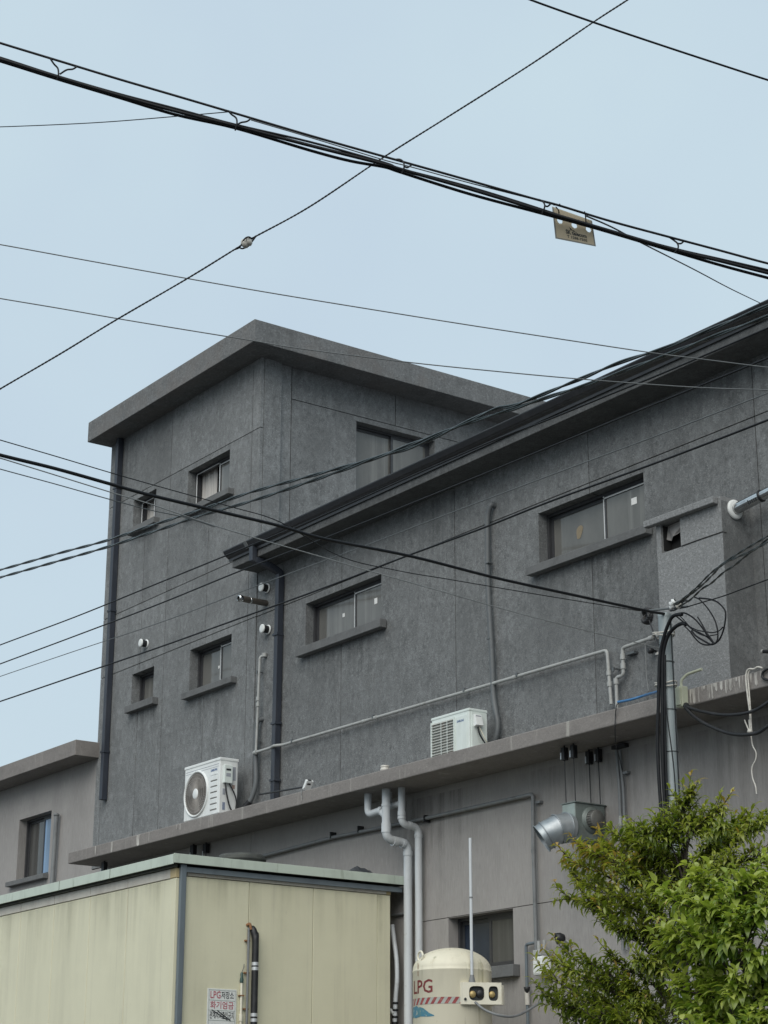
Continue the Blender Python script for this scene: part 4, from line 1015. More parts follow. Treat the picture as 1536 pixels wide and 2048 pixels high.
srow('LPG', s0+.035, sz1-.102, .076, .125, 'pinkred'); srow('저장소', s0+.17, sz1-.104, .080, .155, 'ink')
srow('화기엄금', s0+.035, sz1-.208, .078, .29, 'pinkred'); srow('관계자외출입금지', s0+.03, sz1-.312, .078, .30, 'ink')
b = MB(); b.obox((SX+.0148, s0+.05, sz1-.225), (0, .20, -.10), (0, .006, .008), (.0005, 0, 0)); b.obox((SX+.0148, s0+.12, sz1-.228), (0, .17, -.105), (0, .006, .008), (.0005, 0, 0)); b.build('scratch', M['ink'], t)
t = thing('insulated_pipe', 'black insulated pipe with silver tape bands running up the shed side', 'pipe', (SX+.05, -2.13, 1.0))
py, pz = -2.105, 3.965
b = MB(); b.tube(smooth([(SX+.004, py-.015, pz+.02), (SX+.035, py-.012, pz-.01), (SX+.055, py, pz-.09), (SX+.06, py, pz-.2), (SX+.06, py, 2.2), (SX+.06, py, 1.0)]), .037, 14); b.build('sleeve', M['black'], t)
for z in (3.62, 3.57, 3.085, 3.03):
    b = MB(); b.cyl((SX+.06, py, z), (SX+.06, py, z-.035), .040, 14); b.build('tape_band', M['silver'], t)
b = MB(); b.cyl((SX+.035, py-.075, pz+.02), (SX+.035, py-.075, 1.0), .013, 10); b.build('thin_pipe', M['gas_dark'], t)
b = MB(); b.tube(smooth([(SX+.0, py-.08, pz+.05), (SX+.03, py-.06, pz+.06), (SX+.04, py-.05, pz-.0)]), .016, 8); b.build('foam_plug', M['rust'], t)
for z in (3.84, 3.50, 3.12):
    b = MB(); b.box(SX+.002, SX+.03, py-.11, py-.05, z, z+.016); b.build('clip', M['rust'], t)
t = thing('cable_duct', 'thin cream cable duct with a green tip beside the warning sign', 'cable duct', (SX+.02, -2.24, 1.0))
b = MB(); b.cyl((SX+.02, -2.245, 3.40), (SX+.02, -2.245, 1.0), .014, 10); b.build('duct', M['cream'], t)
b = MB(); b.cyl((SX+.02, -2.245, 3.07), (SX+.02, -2.245, 3.00), .021, 10); b.build('sleeve', M['cream'], t)
b = MB(); b.lathe((SX+.02, -2.245, 3.40), (0, 0, 1), [(.019, 0), (.022, .03), (.014, .06), (.016, .10), (.008, .11)], 12); b.build('cable_gland', mat('dark_green_plastic', (.03, .07, .06), .4, layers=(((.05, .09, .08), 9, .4, .7, .8, None),)), t)
b = MB(); b.tube(smooth([(SX+.02, -2.245, 3.51), (SX+.03, -2.23, 3.56), (SX+.005, -2.21, 3.60)]), .004, 6); b.build('wire', M['wire_grey'], t)
b = MB(); b.box(SX+.002, SX+.036, -2.275, -2.215, 3.26, 3.272); b.build('clip', M['rust'], t)
t = thing('hose', 'white flexible hose with black ties curving behind the shed edge', 'hose', (8.0, -.2, 2.6))
p, rr = ribbed([(7.794,-0.14,4.166),(7.833,-0.14,3.992),(7.882,-0.14,3.763),(7.891,-0.14,3.54),(7.861,-0.14,3.32),(7.842,-0.14,2.99)], .028)
b = MB(); b.tube(p, rr, 10); b.build('tube', M['pvc'], t)
for q in [(7.861,-0.14,3.286),(7.861,-0.14,3.209),(7.852,-0.14,3.133),(7.852,-0.14,3.067)]:
    b = MB(); b.lathe(q, (0, 0, 1), [(.03, -.012), (.034, -.01), (.034, .01), (.03, .012)], 12); b.build('tie', M['black'], t)
b = MB(); b.cyl((7.782,-0.16,3.213), (7.86,-0.16,3.17), .022, 12); b.build('nozzle', M['white'], t)

# ================================================================== LPG TANK
TC = Vector((10.03, -1.0, 0)); TR = .405; TZ = 3.43
t = thing('gas_tank', 'cream upright gas tank with domed top and red and grey hazard tape', 'gas tank', (TC.x, TC.y, 1.0))
b = MB(); b.lathe((TC.x, TC.y, 0), (0, 0, 1), [(TR, 1.35), (TR, TZ-.012), (TR+.004, TZ-.006), (TR+.004, TZ+.004), (TR-.002, TZ+.01)] + [(TR*math.cos(a), TZ+.01+.23*math.sin(a)) for a in [R(d) for d in range(6, 90, 7)]] + [(0.001, TZ+.24)], 64)
b.build('body', M['tank'], t)
b = MB()
for k in range(4):
    a = R(45+90*k); b.box(TC.x+math.cos(a)*.33-.05, TC.x+math.cos(a)*.33+.05, TC.y+math.sin(a)*.33-.05, TC.y+math.sin(a)*.33+.05, 1.0, 1.42)
b.build('leg', M['cream'], t)
cdir = Vector((CAMLOC.x-TC.x, CAMLOC.y-TC.y, 0)).normalized()
A0 = math.atan2(cdir.y, cdir.x)
def tw(ang, z, r_=TR+.003):      # ang in degrees, positive to the right as seen from the street
    a = A0+R(ang)
    return Vector((TC.x+math.cos(a)*r_, TC.y+math.sin(a)*r_, z))
def twrap(ang0, z0):
    return lambda x, y: tw(ang0+math.degrees(x/TR), z0+y)
b = MB(); text_mesh(b, 'LPG', (0, 0, 0), (1, 0, 0), (0, 0, 1),   .135, .31, wrap=twrap(-73, 3.195), bold=.012); b.build('lettering', M['maroon'], t)
b = MB(); bb = MB(); NS = 13
for k in range(-11, 2):
    a0, a1 = k*10.6+2, (k+1)*10.6+2
    for h_, mbx in ((0, b), (.5, bb)):
        s_, e_ = a0+(a1-a0)*h_, a0+(a1-a0)*(h_+.5)
        for q in range(3):
            u0, u1 = s_+(e_-s_)*q/3, s_+(e_-s_)*(q+1)/3
            mbx.add([tw(u0-3, 3.085), tw(u1-3, 3.085), tw(u1+3, 3.15), tw(u0+3, 3.15)], [(0, 1, 2, 3)])
b.build('hazard_tape', M['redtape'], t); bb.build('hazard_tape', M['greytape'], t)
b = MB()
outl = [(-88, 2.965, 3.03), (-82, 2.962, 3.058), (-76, 2.968, 3.075), (-70, 2.962, 3.068), (-64, 2.958, 3.078), (-58, 2.962, 3.064), (-52, 2.968, 3.060), (-46, 2.966, 3.048), (-40, 2.962, 3.022), (-34, 2.963, 2.995), (-27, 2.966, 2.975)]
pts = [tw(a, z) for a, z, _ in outl]+[tw(a, z) for a, _, z in outl]; n_o = len(outl)
b.add(pts, [(i, i+1, n_o+i+1, n_o+i) for i in range(n_o-1)]); b.build('torn_film', M['teal'], t)
# lifting lug, box with gauges, vent mast
lp = tw(-62, TZ+.09, TR*.9)
b = MB(); d = Vector((math.cos(A0+R(28)), math.sin(A0+R(28)), 0))
rg = [lp+d*(.055*math.cos(q))+Vector((0, 0, .05+.05*math.sin(q))) for q in np.linspace(0, 2*math.pi, 17)]
b.tube(rg, .012, 8, cap=False); b.build('lifting_lug', M['cream'], t)
b = MB(); b.obox(tw(-59.5, TZ-.06, TR+.001), (0, 0, .13), (tw(-58, TZ)-tw(-59.5, TZ)), (.002, -.001, 0)); b.build('rust_run', M['rust'], t)
ba = 33.0
nb = Vector((math.cos(A0+R(ba)), math.sin(A0+R(ba)), 0)); tb = Vector((-nb.y, nb.x, 0))
bz0, bz1 = 3.075, 3.29
bo_ = TC+nb*(TR-.03)
def bp(u, w, z): return bo_+tb*u+nb*w+Vector((0, 0, z))
boxm = MB()
# faceted front: two plates with oval openings, left one turned towards the left
bx_ = thing.__call__ if False else None
b = MB()
pl = [bp(-.30, .02, 0), bp(-.06, .13, 0), bp(.24, .13, 0)]
def plate(p, q, z0, z1, cu, cw, ch):
    """vertical plate p->q with a rounded opening centred at cu (0..1)"""
    n_ = 24
    L = (q-p).length; d_ = (q-p).normalized()
    cz = (z0+z1)/2
    inn, out = [], []
    for k in range(n_):
        a = 2*math.pi*k/n_
        ca, sa = math.cos(a), math.sin(a)
        sx_ = math.copysign(abs(ca)**.6, ca); sz_ = math.copysign(abs(sa)**.6, sa)
        inn.append((cu*L+sx_*cw, cz+sz_*ch))
        kk = max(abs(ca), abs(sa))
        ox, oz = ca/kk, sa/kk
        ux = cu*L if ox < 0 else L-cu*L
        out.append((cu*L+ox*ux, cz+oz*(z1-z0)/2))
    vs = [p+d_*a+Vector((0, 0, c_)) for a, c_ in inn]+[p+d_*a+Vector((0, 0, c_)) for a, c_ in out]
    nrm = Vector((d_.y, -d_.x, 0))
    vs += [v-nrm*.03 for v in vs[:n_]]
    fs = [(k, (k+1) % n_, n_+(k+1) % n_, n_+k) for k in range(n_)]+[(k, 2*n_+k, 2*n_+(k+1) % n_, (k+1) % n_) for k in range(n_)]
    b.add(vs, fs)
P0, P1 = (-.15, .05), (.215, .205)
def fl_(fr, back=0.0):
    u, w_ = P0[0]+(P1[0]-P0[0])*fr, P0[1]+(P1[1]-P0[1])*fr
    nu, nw = -(P1[1]-P0[1]), (P1[0]-P0[0])
    ln = math.hypot(nu, nw)
    return (u-nu/ln*back, w_-nw/ln*back)
plate(bp(*fl_(0), 0), bp(*fl_(.60), 0), bz0, bz1, .60, .078, .072)
plate(bp(*fl_(.60), 0), bp(*fl_(1), 0), bz0, bz1, .48, .050, .072)
pp = [fl_(0), fl_(.6), fl_(1), (.25, -.03), (-.15, -.03)]
for z in (bz0, bz1):
    b.add([bp(u, w_, z) for u, w_ in pp], [tuple(range(5))])
for i in (2, 3, 4):
    a, c_ = pp[i], pp[(i+1) % 5]
    b.add([bp(*a, bz0), bp(*c_, bz0), bp(*c_, bz1), bp(*a, bz1)], [(0, 1, 2, 3)])
gb = b.build('gauge_box', M['cream'], t)
a_, c_ = fl_(.02, .034), fl_(.98, .034)
b = MB(); b.add([bp(*a_, bz0+.01), bp(*c_, bz0+.01), bp(*c_, bz1-.01), bp(*a_, bz1-.01)], [(0, 1, 2, 3)]); b.build('box_lining', M['ink'], gb)
fn = (bp(*fl_(.5), 0)-bp(*fl_(.5, .1), 0)).normalized()
for fr, rr_ in ((.26, .034), (.76, .032)):
    b = MB(); b.lathe(bp(*fl_(fr, .026), (bz0+bz1)/2-.008), fn, [(rr_, -.006), (rr_, .012), (rr_*.8, .02), (0, .021)], 20); b.build('gauge', M['brass'], gb)
b = MB(); b.lathe(bp(*fl_(.46, .03), (bz0+bz1)/2), fn, [(.04, -.002), (.045, .008), (.03, .022), (0, .023)], 16); b.build('valve_body', M['black'], gb)
b = MB(); b.obox(bp(.222, .20, bz0-.005), tb*.045+nb*-.03, nb*.008, (0, 0, .195)); b.obox(bp(.222, .195, bz0-.005), tb*.008, nb*-.06, (0, 0, .195)); b.build('box_door', M['cream'], gb, bevel=.005)
b = MB(); b.lathe(bp(*fl_(.06), bz0+.05), fn, [(.012, 0), (.014, .012), (0, .013)], 10); b.build('bolt', M['ink'], gb)
mp = bp(*fl_(.26, .04), 0)
b = MB(); b.cyl((mp.x, mp.y, bz1), (mp.x, mp.y, 4.724+.02), .016, 14); ma = b.build('vent_mast', M['pvc'], t)
b = MB(); b.lathe((mp.x, mp.y, bz1), (0, 0, 1), [(.035, 0), (.032, .02), (.022, .06), (.02, .075)], 16); b.build('mast_boot', M['gas_dark'], ma)
b = MB(); b.cyl((mp.x, mp.y, 4.13), (mp.x, mp.y, 4.145), .019, 14); b.build('mast_joint', M['gas_dark'], ma)
# hose from the tank to the meter
t = thing('hose', 'grey hose drooping from the gas tank to the wall meter behind the tree', 'hose', (10.877,-1.0,2.929))
b = MB(); b.tube(smooth([(10.593,-1.15,3.088),(10.688,-1.1,3.008),(10.799,-1.0,2.953),(10.79,-0.8,2.956),(10.666,-0.5,3.044),(10.51,-0.2,3.156),(10.498,-0.12,3.235)]), .013, 10); b.build('tube', M['gas_dark'], t)
t = thing('gas_meter', 'pale gas meter with valve pipes on the brown wall left of the tree', 'gas meter', (10.404,-0.1,3.47))
mq = Vector((10.32,-0.16,3.412))
b = MB(); b.box(mq.x, mq.x+.16, -.17, -.03, mq.z, mq.z+.20); b.build('body', M['white'], t, bevel=.025)
b = MB(); b.box(mq.x+.015, mq.x+.145, -.175, -.05, mq.z+.20, mq.z+.26); b.build('index_cover', M['gas'], t, bevel=.01)
for u in (.035, .125):
    b = MB(); b.cyl((mq.x+u, -.10, mq.z+.25), (mq.x+u, -.10, mq.z+.36), .02, 12); b.build('union', M['gas'], t)
b = MB(); b.tube(fillet([(10.254,-0.06,3.766), (10.098,-0.06,3.758), (10.099,-0.06,3.546), (10.1,-0.06,2.882)], .03), .017, 10); b.build('riser', M['steel_blue'], t)
b = MB(); b.tube([(10.097,-0.06,3.269), (10.101,-0.06,3.136)], .026, 12); b.build('valve', M['ceramic'], t)
b = MB(); b.lathe((10.11,-0.07,3.288), (0, 0, 1), [(.012, -.03), (.03, .0), (.036, .03), (.01, .032)], 12); b.build('valve_handle', M['black'], t)
t = thing('wall_lamp', 'small dark bracket lamp poking out above the meter beside the tree', 'lamp', (10.694,-0.1,3.752))
lq = Vector((10.711,-0.1,3.771))
b = MB(); b.lathe(lq, (-.5, -1, -.2), [(.03, -.04), (.055, 0), (.06, .05), (.05, .055), (.02, .03)], 18); b.build('shade', M['black'], t)
b = MB(); b.cyl(lq, (lq.x+.06, 0, lq.z-.06), .012, 8); b.build('bracket', M['gas'], t)
b = MB(); b.tube([(7.633,-0.03,4.297), (7.918,-0.03,4.292)], .016, 10)
tag(b.build('pipe', M['gas_dark'], base=True), 'short level pipe on the dark wall between shed and drain pipe', 'pipe')

# ================================================================== STEEL POLE
PX, PY = 13.268, -0.90
t = thing('utility_pole', 'slim grey steel pole standing behind the tree with cables strapped to it', 'utility pole', (PX, PY, 1.0))
b = MB(); b.tube([(PX, PY, 1.0), (PX, PY, 6.53)], [.074, .064], 24); b.build('shaft', M['pole'], t)
b = MB(); b.lathe((PX, PY, 6.53), (0, 0, 1), [(.066, -.03), (.068, 0), (.05, .012), (0, .016)], 24); b.build('cap', M['pole'], t)
for z in (6.06, 5.60, 5.20, 4.79):
    b = MB(); b.lathe((PX, PY, z), (0, 0, 1), [(.069, -.004), (.072, -.003), (.072, .003), (.069, .004)], 24); b.build('band', M['black'], t)
for z, k in ((6.32, 2), (5.83, 2), (4.63, 3)):
    for q in range(k):
        pts = [(PX+math.cos(a)*(.085+.03*max(0, -math.cos(a-.6))), PY+math.sin(a)*(.085+.04*max(0, -math.cos(a-.6))), z+.028*q+.012*math.sin(2*a+q)) for a in np.linspace(0, 2*math.pi, 25)]
        b = MB(); b.tube(pts, .007, 6, cap=False); b.build('strap', M['rope'], t)
b = MB(); b.tube([(13.023,-0.92,6.618), (13.598,-0.92,6.532)], .011, 8); b.build('cross_rod', M['wire_grey'], t)
cpx = -1.0
for pts, rad, nm in (
    ([(13.265,-1.03,4.283),(13.243,-1.03,4.56),(13.227,-1.03,4.933),(13.231,-1.03,5.308),(13.268,-1.03,5.681),(13.289,-1.03,5.917),(13.315,-1.03,6.105),(13.364,-1.03,6.24),(13.425,-1.03,6.349),(13.491,-1.03,6.427),(13.552,-1.03,6.442),(13.632,-1.03,6.429)], .017, 'riser_cable'),
    ([(13.296,-1.01,4.281),(13.275,-1.01,4.558),(13.266,-1.01,4.929),(13.276,-1.01,5.303),(13.3,-1.01,5.678),(13.315,-1.01,5.915),(13.334,-1.01,6.104),(13.383,-1.01,6.23),(13.442,-1.01,6.3),(13.525,-1.01,6.34),(13.606,-1.01,6.351),(13.657,-1.01,6.33)], .018, 'riser_cable'),
    ([(13.325,-1.0,4.278),(13.296,-1.0,4.74),(13.3,-1.0,5.206),(13.323,-1.0,5.675),(13.342,-1.0,5.959),(13.351,-1.0,6.102)], .011, 'riser_cable'),
    ([(13.408,-1.0,4.541),(13.399,-1.0,5.003),(13.358,-1.0,5.384),(13.337,-1.0,5.577),(13.336,-1.0,5.768)], .006, 'riser_cable'),
    ([(13.436,-0.98,4.494),(13.431,-0.98,5.0),(13.429,-0.98,5.469),(13.428,-0.98,5.849),(13.426,-0.98,6.138),(13.425,-0.98,6.43)], .006, 'riser_cable')):
    b = MB(); b.tube(smooth(pts, 6), rad, 12); b.build(nm, M['wire'], t)
LP = [[(13.514,-1.0,6.467),(13.636,-1.0,6.447),(13.743,-1.0,6.379),(13.818,-1.0,6.303),(13.873,-1.0,6.233),(13.927,-1.0,6.156),(13.991,-1.0,6.084),(14.06,-1.0,6.098),(14.114,-1.0,6.166),(14.144,-1.0,6.239),(14.16,-1.0,6.323),(14.14,-1.0,6.378),(14.067,-1.0,6.453),(13.972,-1.0,6.504),(13.835,-1.0,6.547)],
      [(13.513,-1.0,6.452),(13.581,-1.0,6.393),(13.658,-1.0,6.331),(13.735,-1.0,6.263),(13.822,-1.0,6.215),(13.907,-1.0,6.16),(13.963,-1.0,6.111),(14.0,-1.0,6.075),(14.041,-1.0,6.109),(14.047,-1.0,6.188),(14.025,-1.0,6.28),(13.981,-1.0,6.363),(13.909,-1.0,6.46),(13.834,-1.0,6.536),(13.776,-1.0,6.568)],
      [(13.629,-1.02,6.342),(13.668,-1.02,6.326),(13.756,-1.02,6.27),(13.833,-1.02,6.231),(13.93,-1.02,6.199),(13.998,-1.02,6.177),(14.086,-1.02,6.176),(14.137,-1.02,6.201)],
      [(13.647,-1.02,6.315),(13.714,-1.02,6.249),(13.769,-1.02,6.179),(13.825,-1.02,6.123),(13.883,-1.02,6.089),(13.951,-1.02,6.071),(14.01,-1.02,6.077)],
      [(13.754,-1.04,6.245),(13.81,-1.04,6.182),(13.886,-1.04,6.129),(13.952,-1.04,6.086),(14.0,-1.04,6.061),(14.058,-1.04,6.063)],
      [(13.842,-1.04,6.358),(13.896,-1.04,6.273),(13.949,-1.04,6.181),(14.003,-1.04,6.111),(14.039,-1.04,6.06)],
      [(13.594,-1.03,6.429),(13.661,-1.03,6.363),(13.746,-1.03,6.27),(13.841,-1.03,6.198),(13.937,-1.03,6.156),(14.064,-1.03,6.143)]]
for k, pts in enumerate(LP):
    b = MB(); b.tube(smooth(pts, 6), (.008, .007, .0055, .007, .009, .0065, .005)[k], 8); b.build('slack_loop', M['wire'], t)
for pt, r_ in (((13.46,-0.97,6.589), .036), ((13.54,-0.97,6.552), .034), ((13.442,-0.97,6.556), .024)):
    b = MB(); b.lathe(pt, (.8, 0, .5), [(r_*.5, -r_), (r_, -r_*.5), (r_*.6, 0), (r_, r_*.5), (r_*.5, r_)], 16); b.build('insulator', M['white'] if r_ != .034 else M['ceramic'], t)
b = MB(); b.tube(smooth([(13.414,-0.97,6.524),(13.497,-0.97,6.521),(13.593,-0.97,6.574),(13.644,-0.97,6.57),(13.604,-0.97,6.586),(13.562,-0.97,6.566),(13.489,-0.97,6.56)]), .009, 8); b.build('tie_wire', M['black'], t)
t = thing('cable_coil', 'small tangled black coil of cable hanging left of the pole top', 'cable coil', (13.048,-0.92,6.572))
for q in range(5):
    c0 = Vector((13.049,-0.92,6.582))
    pts = [c0+Vector((.045*math.cos(a)*(1+.2*math.sin(q+a)), .02*math.sin(a*2+q), .055*math.sin(a)-.01*q)) for a in np.linspace(0, 2*math.pi, 18)]
    b = MB(); b.tube(pts, .012, 8, cap=False); b.build('turn', M['black'], t)
b = MB(); b.tube(smooth([(13.067,-0.92,6.538),(13.152,-0.95,6.386),(13.256,-0.98,6.222)]), .007, 8); b.build('tail', M['black'], t)

# ================================================================== OVERHEAD CABLES
def wire(pts, rad, label, m='wire', group=None, name='overhead_cable', n=8):
    b = MB(); b.tube(smooth(pts, 6), rad, n)
    return tag(b.build(name, M[m], base=True), label, 'cable', group)
wire([(19.076,-17.203,7.637),(19.82,-13.843,7.037),(20.254,-11.883,6.687),(20.502,-10.763,6.487),(20.657,-10.063,6.362),(20.75,-9.643,6.287),(20.806,-9.391,6.242),(20.843,-9.223,6.212),(20.874,-9.083,6.187),(20.905,-8.943,6.162),(20.98,-8.63,6.123),(21.054,-8.329,6.09),(21.119,-8.07,6.063),(21.177,-7.839,6.04),(21.249,-7.561,6.016),(21.321,-7.283,5.992),(21.407,-6.949,5.963),(21.537,-6.449,5.92),(21.753,-5.615,5.848),(22.113,-4.225,5.728),(22.689,-2.001,5.536)], .0045, 'single black cable crossing the top right corner of the sky')
t = thing('guy_wire', 'twisted guy wire rising to the upper right with an egg insulator', 'cable', (16.883,-7.86,6.973))
gpts = [(10.937,-13.472,2.303),(12.869,-11.652,3.829),(13.973,-10.612,4.701),(14.663,-9.962,5.246),(15.077,-9.572,5.573),(15.325,-9.338,5.769),(15.491,-9.182,5.9),(15.629,-9.052,6.009),(15.767,-8.922,6.118),(16.039,-8.661,6.324),(16.295,-8.419,6.524),(16.619,-8.108,6.768),(16.865,-7.877,6.962)]
def twist2(pts, r_, off, pitch):
    p = smooth(pts, 90)
    out = [[], []]; L = 0
    for i, q in enumerate(p):
        if i: L += (p[i]-p[i-1]).length
        tdir = (p[min(i+1, len(p)-1)]-p[max(i-1, 0)]).normalized()
        a = tdir.cross(Vector((0, 0, 1))).normalized(); c_ = a.cross(tdir)
        for k in (0, 1):
            g_ = 2*math.pi*L/pitch+math.pi*k
            out[k].append(q+(a*math.cos(g_)+c_*math.sin(g_))*off)
    b = MB()
    for k in (0, 1): b.tube(out[k], r_, 6)
    return b
twist2(gpts, .0042, .0016, .05).build('strand', M['wire'], t)
twist2([(16.912,-7.835,7.0),(17.176,-7.576,7.191),(17.522,-7.261,7.482),(17.827,-6.977,7.726),(18.196,-6.634,8.023),(18.501,-6.358,8.281),(18.658,-6.213,8.411),(18.828,-6.061,8.558),(18.998,-5.909,8.705),(19.202,-5.727,8.881),(19.508,-5.453,9.146),(20.018,-4.997,9.587),(20.868,-4.237,10.322),(22.228,-3.021,11.498)], .0042, .0016, .05).build('strand', M['wire'], t)
b = MB(); gi = Vector((16.89,-7.853,6.979)); gd = (Vector((17.176,-7.576,7.191))-Vector((16.619,-8.108,6.768))).normalized()
b.lathe(gi, gd, [(.006, -.036), (.022, -.030), (.033, -.012), (.024, -.002), (.024, .002), (.033, .012), (.022, .030), (.006, .036)], 20); b.build('insulator', M['ceramic'], t)
b = MB(); b.tube(smooth([(16.837,-7.903,6.938),(16.859,-7.881,6.953),(16.909,-7.883,6.983),(16.929,-7.864,6.998),(16.917,-7.827,7.0)]), .005, 6); b.tube(smooth([(16.934,-7.813,7.017),(16.914,-7.825,6.988),(16.868,-7.825,6.972),(16.843,-7.852,6.957),(16.855,-7.885,6.95)]), .005, 6); b.build('wire_loop', M['wire'], t)

t = thing('cable_bundle', 'thick black telephone cable bundle hung from a support wire across the sky', 'cable', (19.688,-8.818,5.998))
msg = [(15.905,-16.205,8.234),(17.053,-13.867,7.548),(17.709,-12.531,7.156),(18.119,-11.696,6.911),(18.365,-11.195,6.764),(18.513,-10.894,6.676),(18.611,-10.694,6.617),(18.693,-10.527,6.568),(18.775,-10.36,6.519),(18.908,-10.094,6.445),(19.025,-9.86,6.38),(19.141,-9.629,6.319),(19.276,-9.36,6.247),(19.427,-9.059,6.166),(19.587,-8.745,6.085),(19.73,-8.464,6.014),(19.91,-8.11,5.923),(19.968,-7.996,5.896),(20.079,-7.775,5.834),(20.21,-7.519,5.772),(20.324,-7.298,5.719),(20.431,-7.089,5.668),(20.55,-6.862,5.62),(20.669,-6.635,5.572),(20.812,-6.363,5.514),(21.026,-5.954,5.428),(21.383,-5.273,5.284),(21.978,-4.138,5.044),(22.93,-2.322,4.66),(24.596,0.856,3.988)]
b = MB(); b.tube(smooth(msg, 5), .0058, 8); b.build('support_wire', M['wire'], t)
for dq, r_ in (([(15.851,-16.156,7.953),(17.013,-13.832,7.351),(17.677,-12.504,7.007),(18.092,-11.674,6.792),(18.341,-11.176,6.663),(18.49,-10.877,6.586),(18.59,-10.678,6.534),(18.673,-10.512,6.491),(18.756,-10.346,6.448),(18.875,-10.107,6.379),(19.0,-9.856,6.311),(19.123,-9.616,6.251),(19.253,-9.366,6.195),(19.416,-9.051,6.121),(19.578,-8.739,6.051),(19.615,-8.664,6.03),(19.764,-8.371,5.954),(19.919,-8.06,5.868),(20.034,-7.831,5.807),(20.207,-7.488,5.716),(20.311,-7.289,5.672),(20.419,-7.08,5.625),(20.538,-6.853,5.574),(20.657,-6.626,5.523),(20.8,-6.354,5.462),(21.014,-5.945,5.37),(21.371,-5.264,5.217),(21.966,-4.129,4.962),(22.918,-2.313,4.554),(24.584,0.865,3.84)], .0085),
               ([(15.832,-16.113,7.955),(16.994,-13.803,7.353),(17.658,-12.483,7.009),(18.073,-11.658,6.794),(18.322,-11.163,6.665),(18.471,-10.866,6.588),(18.571,-10.668,6.536),(18.654,-10.503,6.493),(18.737,-10.338,6.45),(18.856,-10.097,6.381),(18.982,-9.846,6.312),(19.103,-9.604,6.245),(19.235,-9.355,6.196),(19.395,-9.037,6.109),(19.482,-8.868,6.069),(19.56,-8.726,6.048),(19.597,-8.651,6.026),(19.743,-8.356,5.941),(19.902,-8.046,5.866),(20.019,-7.818,5.809),(20.192,-7.473,5.716),(20.293,-7.272,5.662),(20.401,-7.062,5.611),(20.519,-6.834,5.558),(20.637,-6.606,5.505),(20.779,-6.332,5.441),(20.991,-5.922,5.346),(21.345,-5.238,5.187),(21.935,-4.098,4.922),(22.879,-2.274,4.498),(24.531,0.918,3.756)], .0075),
               ([(15.818,-16.123,7.96),(16.994,-13.813,7.358),(17.666,-12.493,7.014),(18.086,-11.668,6.799),(18.338,-11.173,6.67),(18.489,-10.876,6.593),(18.59,-10.678,6.541),(18.674,-10.513,6.498),(18.758,-10.348,6.455),(18.876,-10.108,6.384),(19.002,-9.857,6.318),(19.126,-9.618,6.262),(19.255,-9.367,6.201),(19.42,-9.054,6.137),(19.58,-8.74,6.058),(19.616,-8.664,6.032),(19.766,-8.373,5.963),(19.92,-8.062,5.875),(20.033,-7.83,5.803),(20.208,-7.489,5.721),(20.313,-7.29,5.681),(20.423,-7.083,5.638),(20.541,-6.856,5.588),(20.659,-6.629,5.538),(20.801,-6.357,5.478),(21.013,-5.948,5.388),(21.367,-5.267,5.238),(21.957,-4.132,4.988),(22.901,-2.316,4.588),(24.553,0.862,3.888)], .0055)):
    b = MB(); b.tube(smooth(dq, 6), r_, 8); b.build('cable', M['wire'], t)
b = MB(); b.tube(smooth([(19.36,-9.344,6.184),(19.469,-9.086,6.128),(19.606,-8.759,6.054),(19.659,-8.638,6.032),(19.771,-8.377,5.981),(19.894,-8.096,5.931)], 6), .0028, 6); b.build('cable', M['wire_grey'], t)
for pts in ([(18.904,-10.164,6.445),(18.908,-10.144,6.419),(18.913,-10.125,6.399),(18.923,-10.125,6.36),(18.913,-10.126,6.338)], [(18.969,-10.053,6.41),(18.953,-10.068,6.397),(18.935,-10.091,6.393),(18.928,-10.12,6.364)],
            [(19.263,-9.412,6.256),(19.268,-9.396,6.239),(19.276,-9.375,6.223),(19.287,-9.376,6.189),(19.274,-9.377,6.157)], [(19.318,-9.316,6.223),(19.302,-9.331,6.208),(19.284,-9.352,6.203),(19.286,-9.375,6.182)],
            [(19.611,-8.699,6.074),(19.624,-8.679,6.074),(19.638,-8.669,6.056),(19.639,-8.667,6.026),(19.627,-8.67,6.002)], [(19.649,-8.631,6.049),(19.635,-8.644,6.038),(19.634,-8.663,6.038)],
            [(19.914,-8.098,5.919),(19.927,-8.078,5.917),(19.941,-8.066,5.899),(19.944,-8.066,5.874),(19.93,-8.071,5.847)], [(19.953,-8.033,5.901),(19.94,-8.044,5.888),(19.94,-8.062,5.887)],
            [(20.207,-7.517,5.774),(20.217,-7.495,5.758),(20.229,-7.485,5.74),(20.232,-7.485,5.715),(20.216,-7.495,5.692)], [(20.244,-7.455,5.756),(20.233,-7.465,5.744),(20.229,-7.485,5.74)]):
    b = MB(); b.tube(smooth(pts, 6), .0042, 6); b.build('hanger', M['wire'], t)
# tag hanging on the bundle
t = thing('cable_tag', 'tan cable marker plate with three round holes hung behind the black bundle', 'tag', (19.957,-7.889,5.816))
c00, c10, c11, c01 = [Vector(q) for q in [(19.882,-7.949,5.771),(19.985,-7.785,5.735),(20.006,-7.823,5.852),(19.912,-7.991,5.916)]]
def tg(u, v, w_=0.0):
    p = (c00*(1-u)+c10*u)*(1-v)+(c01*(1-u)+c11*u)*v
    nn_ = (c10-c00).cross(c01-c00).normalized()
    return p+nn_*w_
if (c10-c00).cross(c01-c00).dot(CAMLOC-c00) < 0: sgn = -1
else: sgn = 1
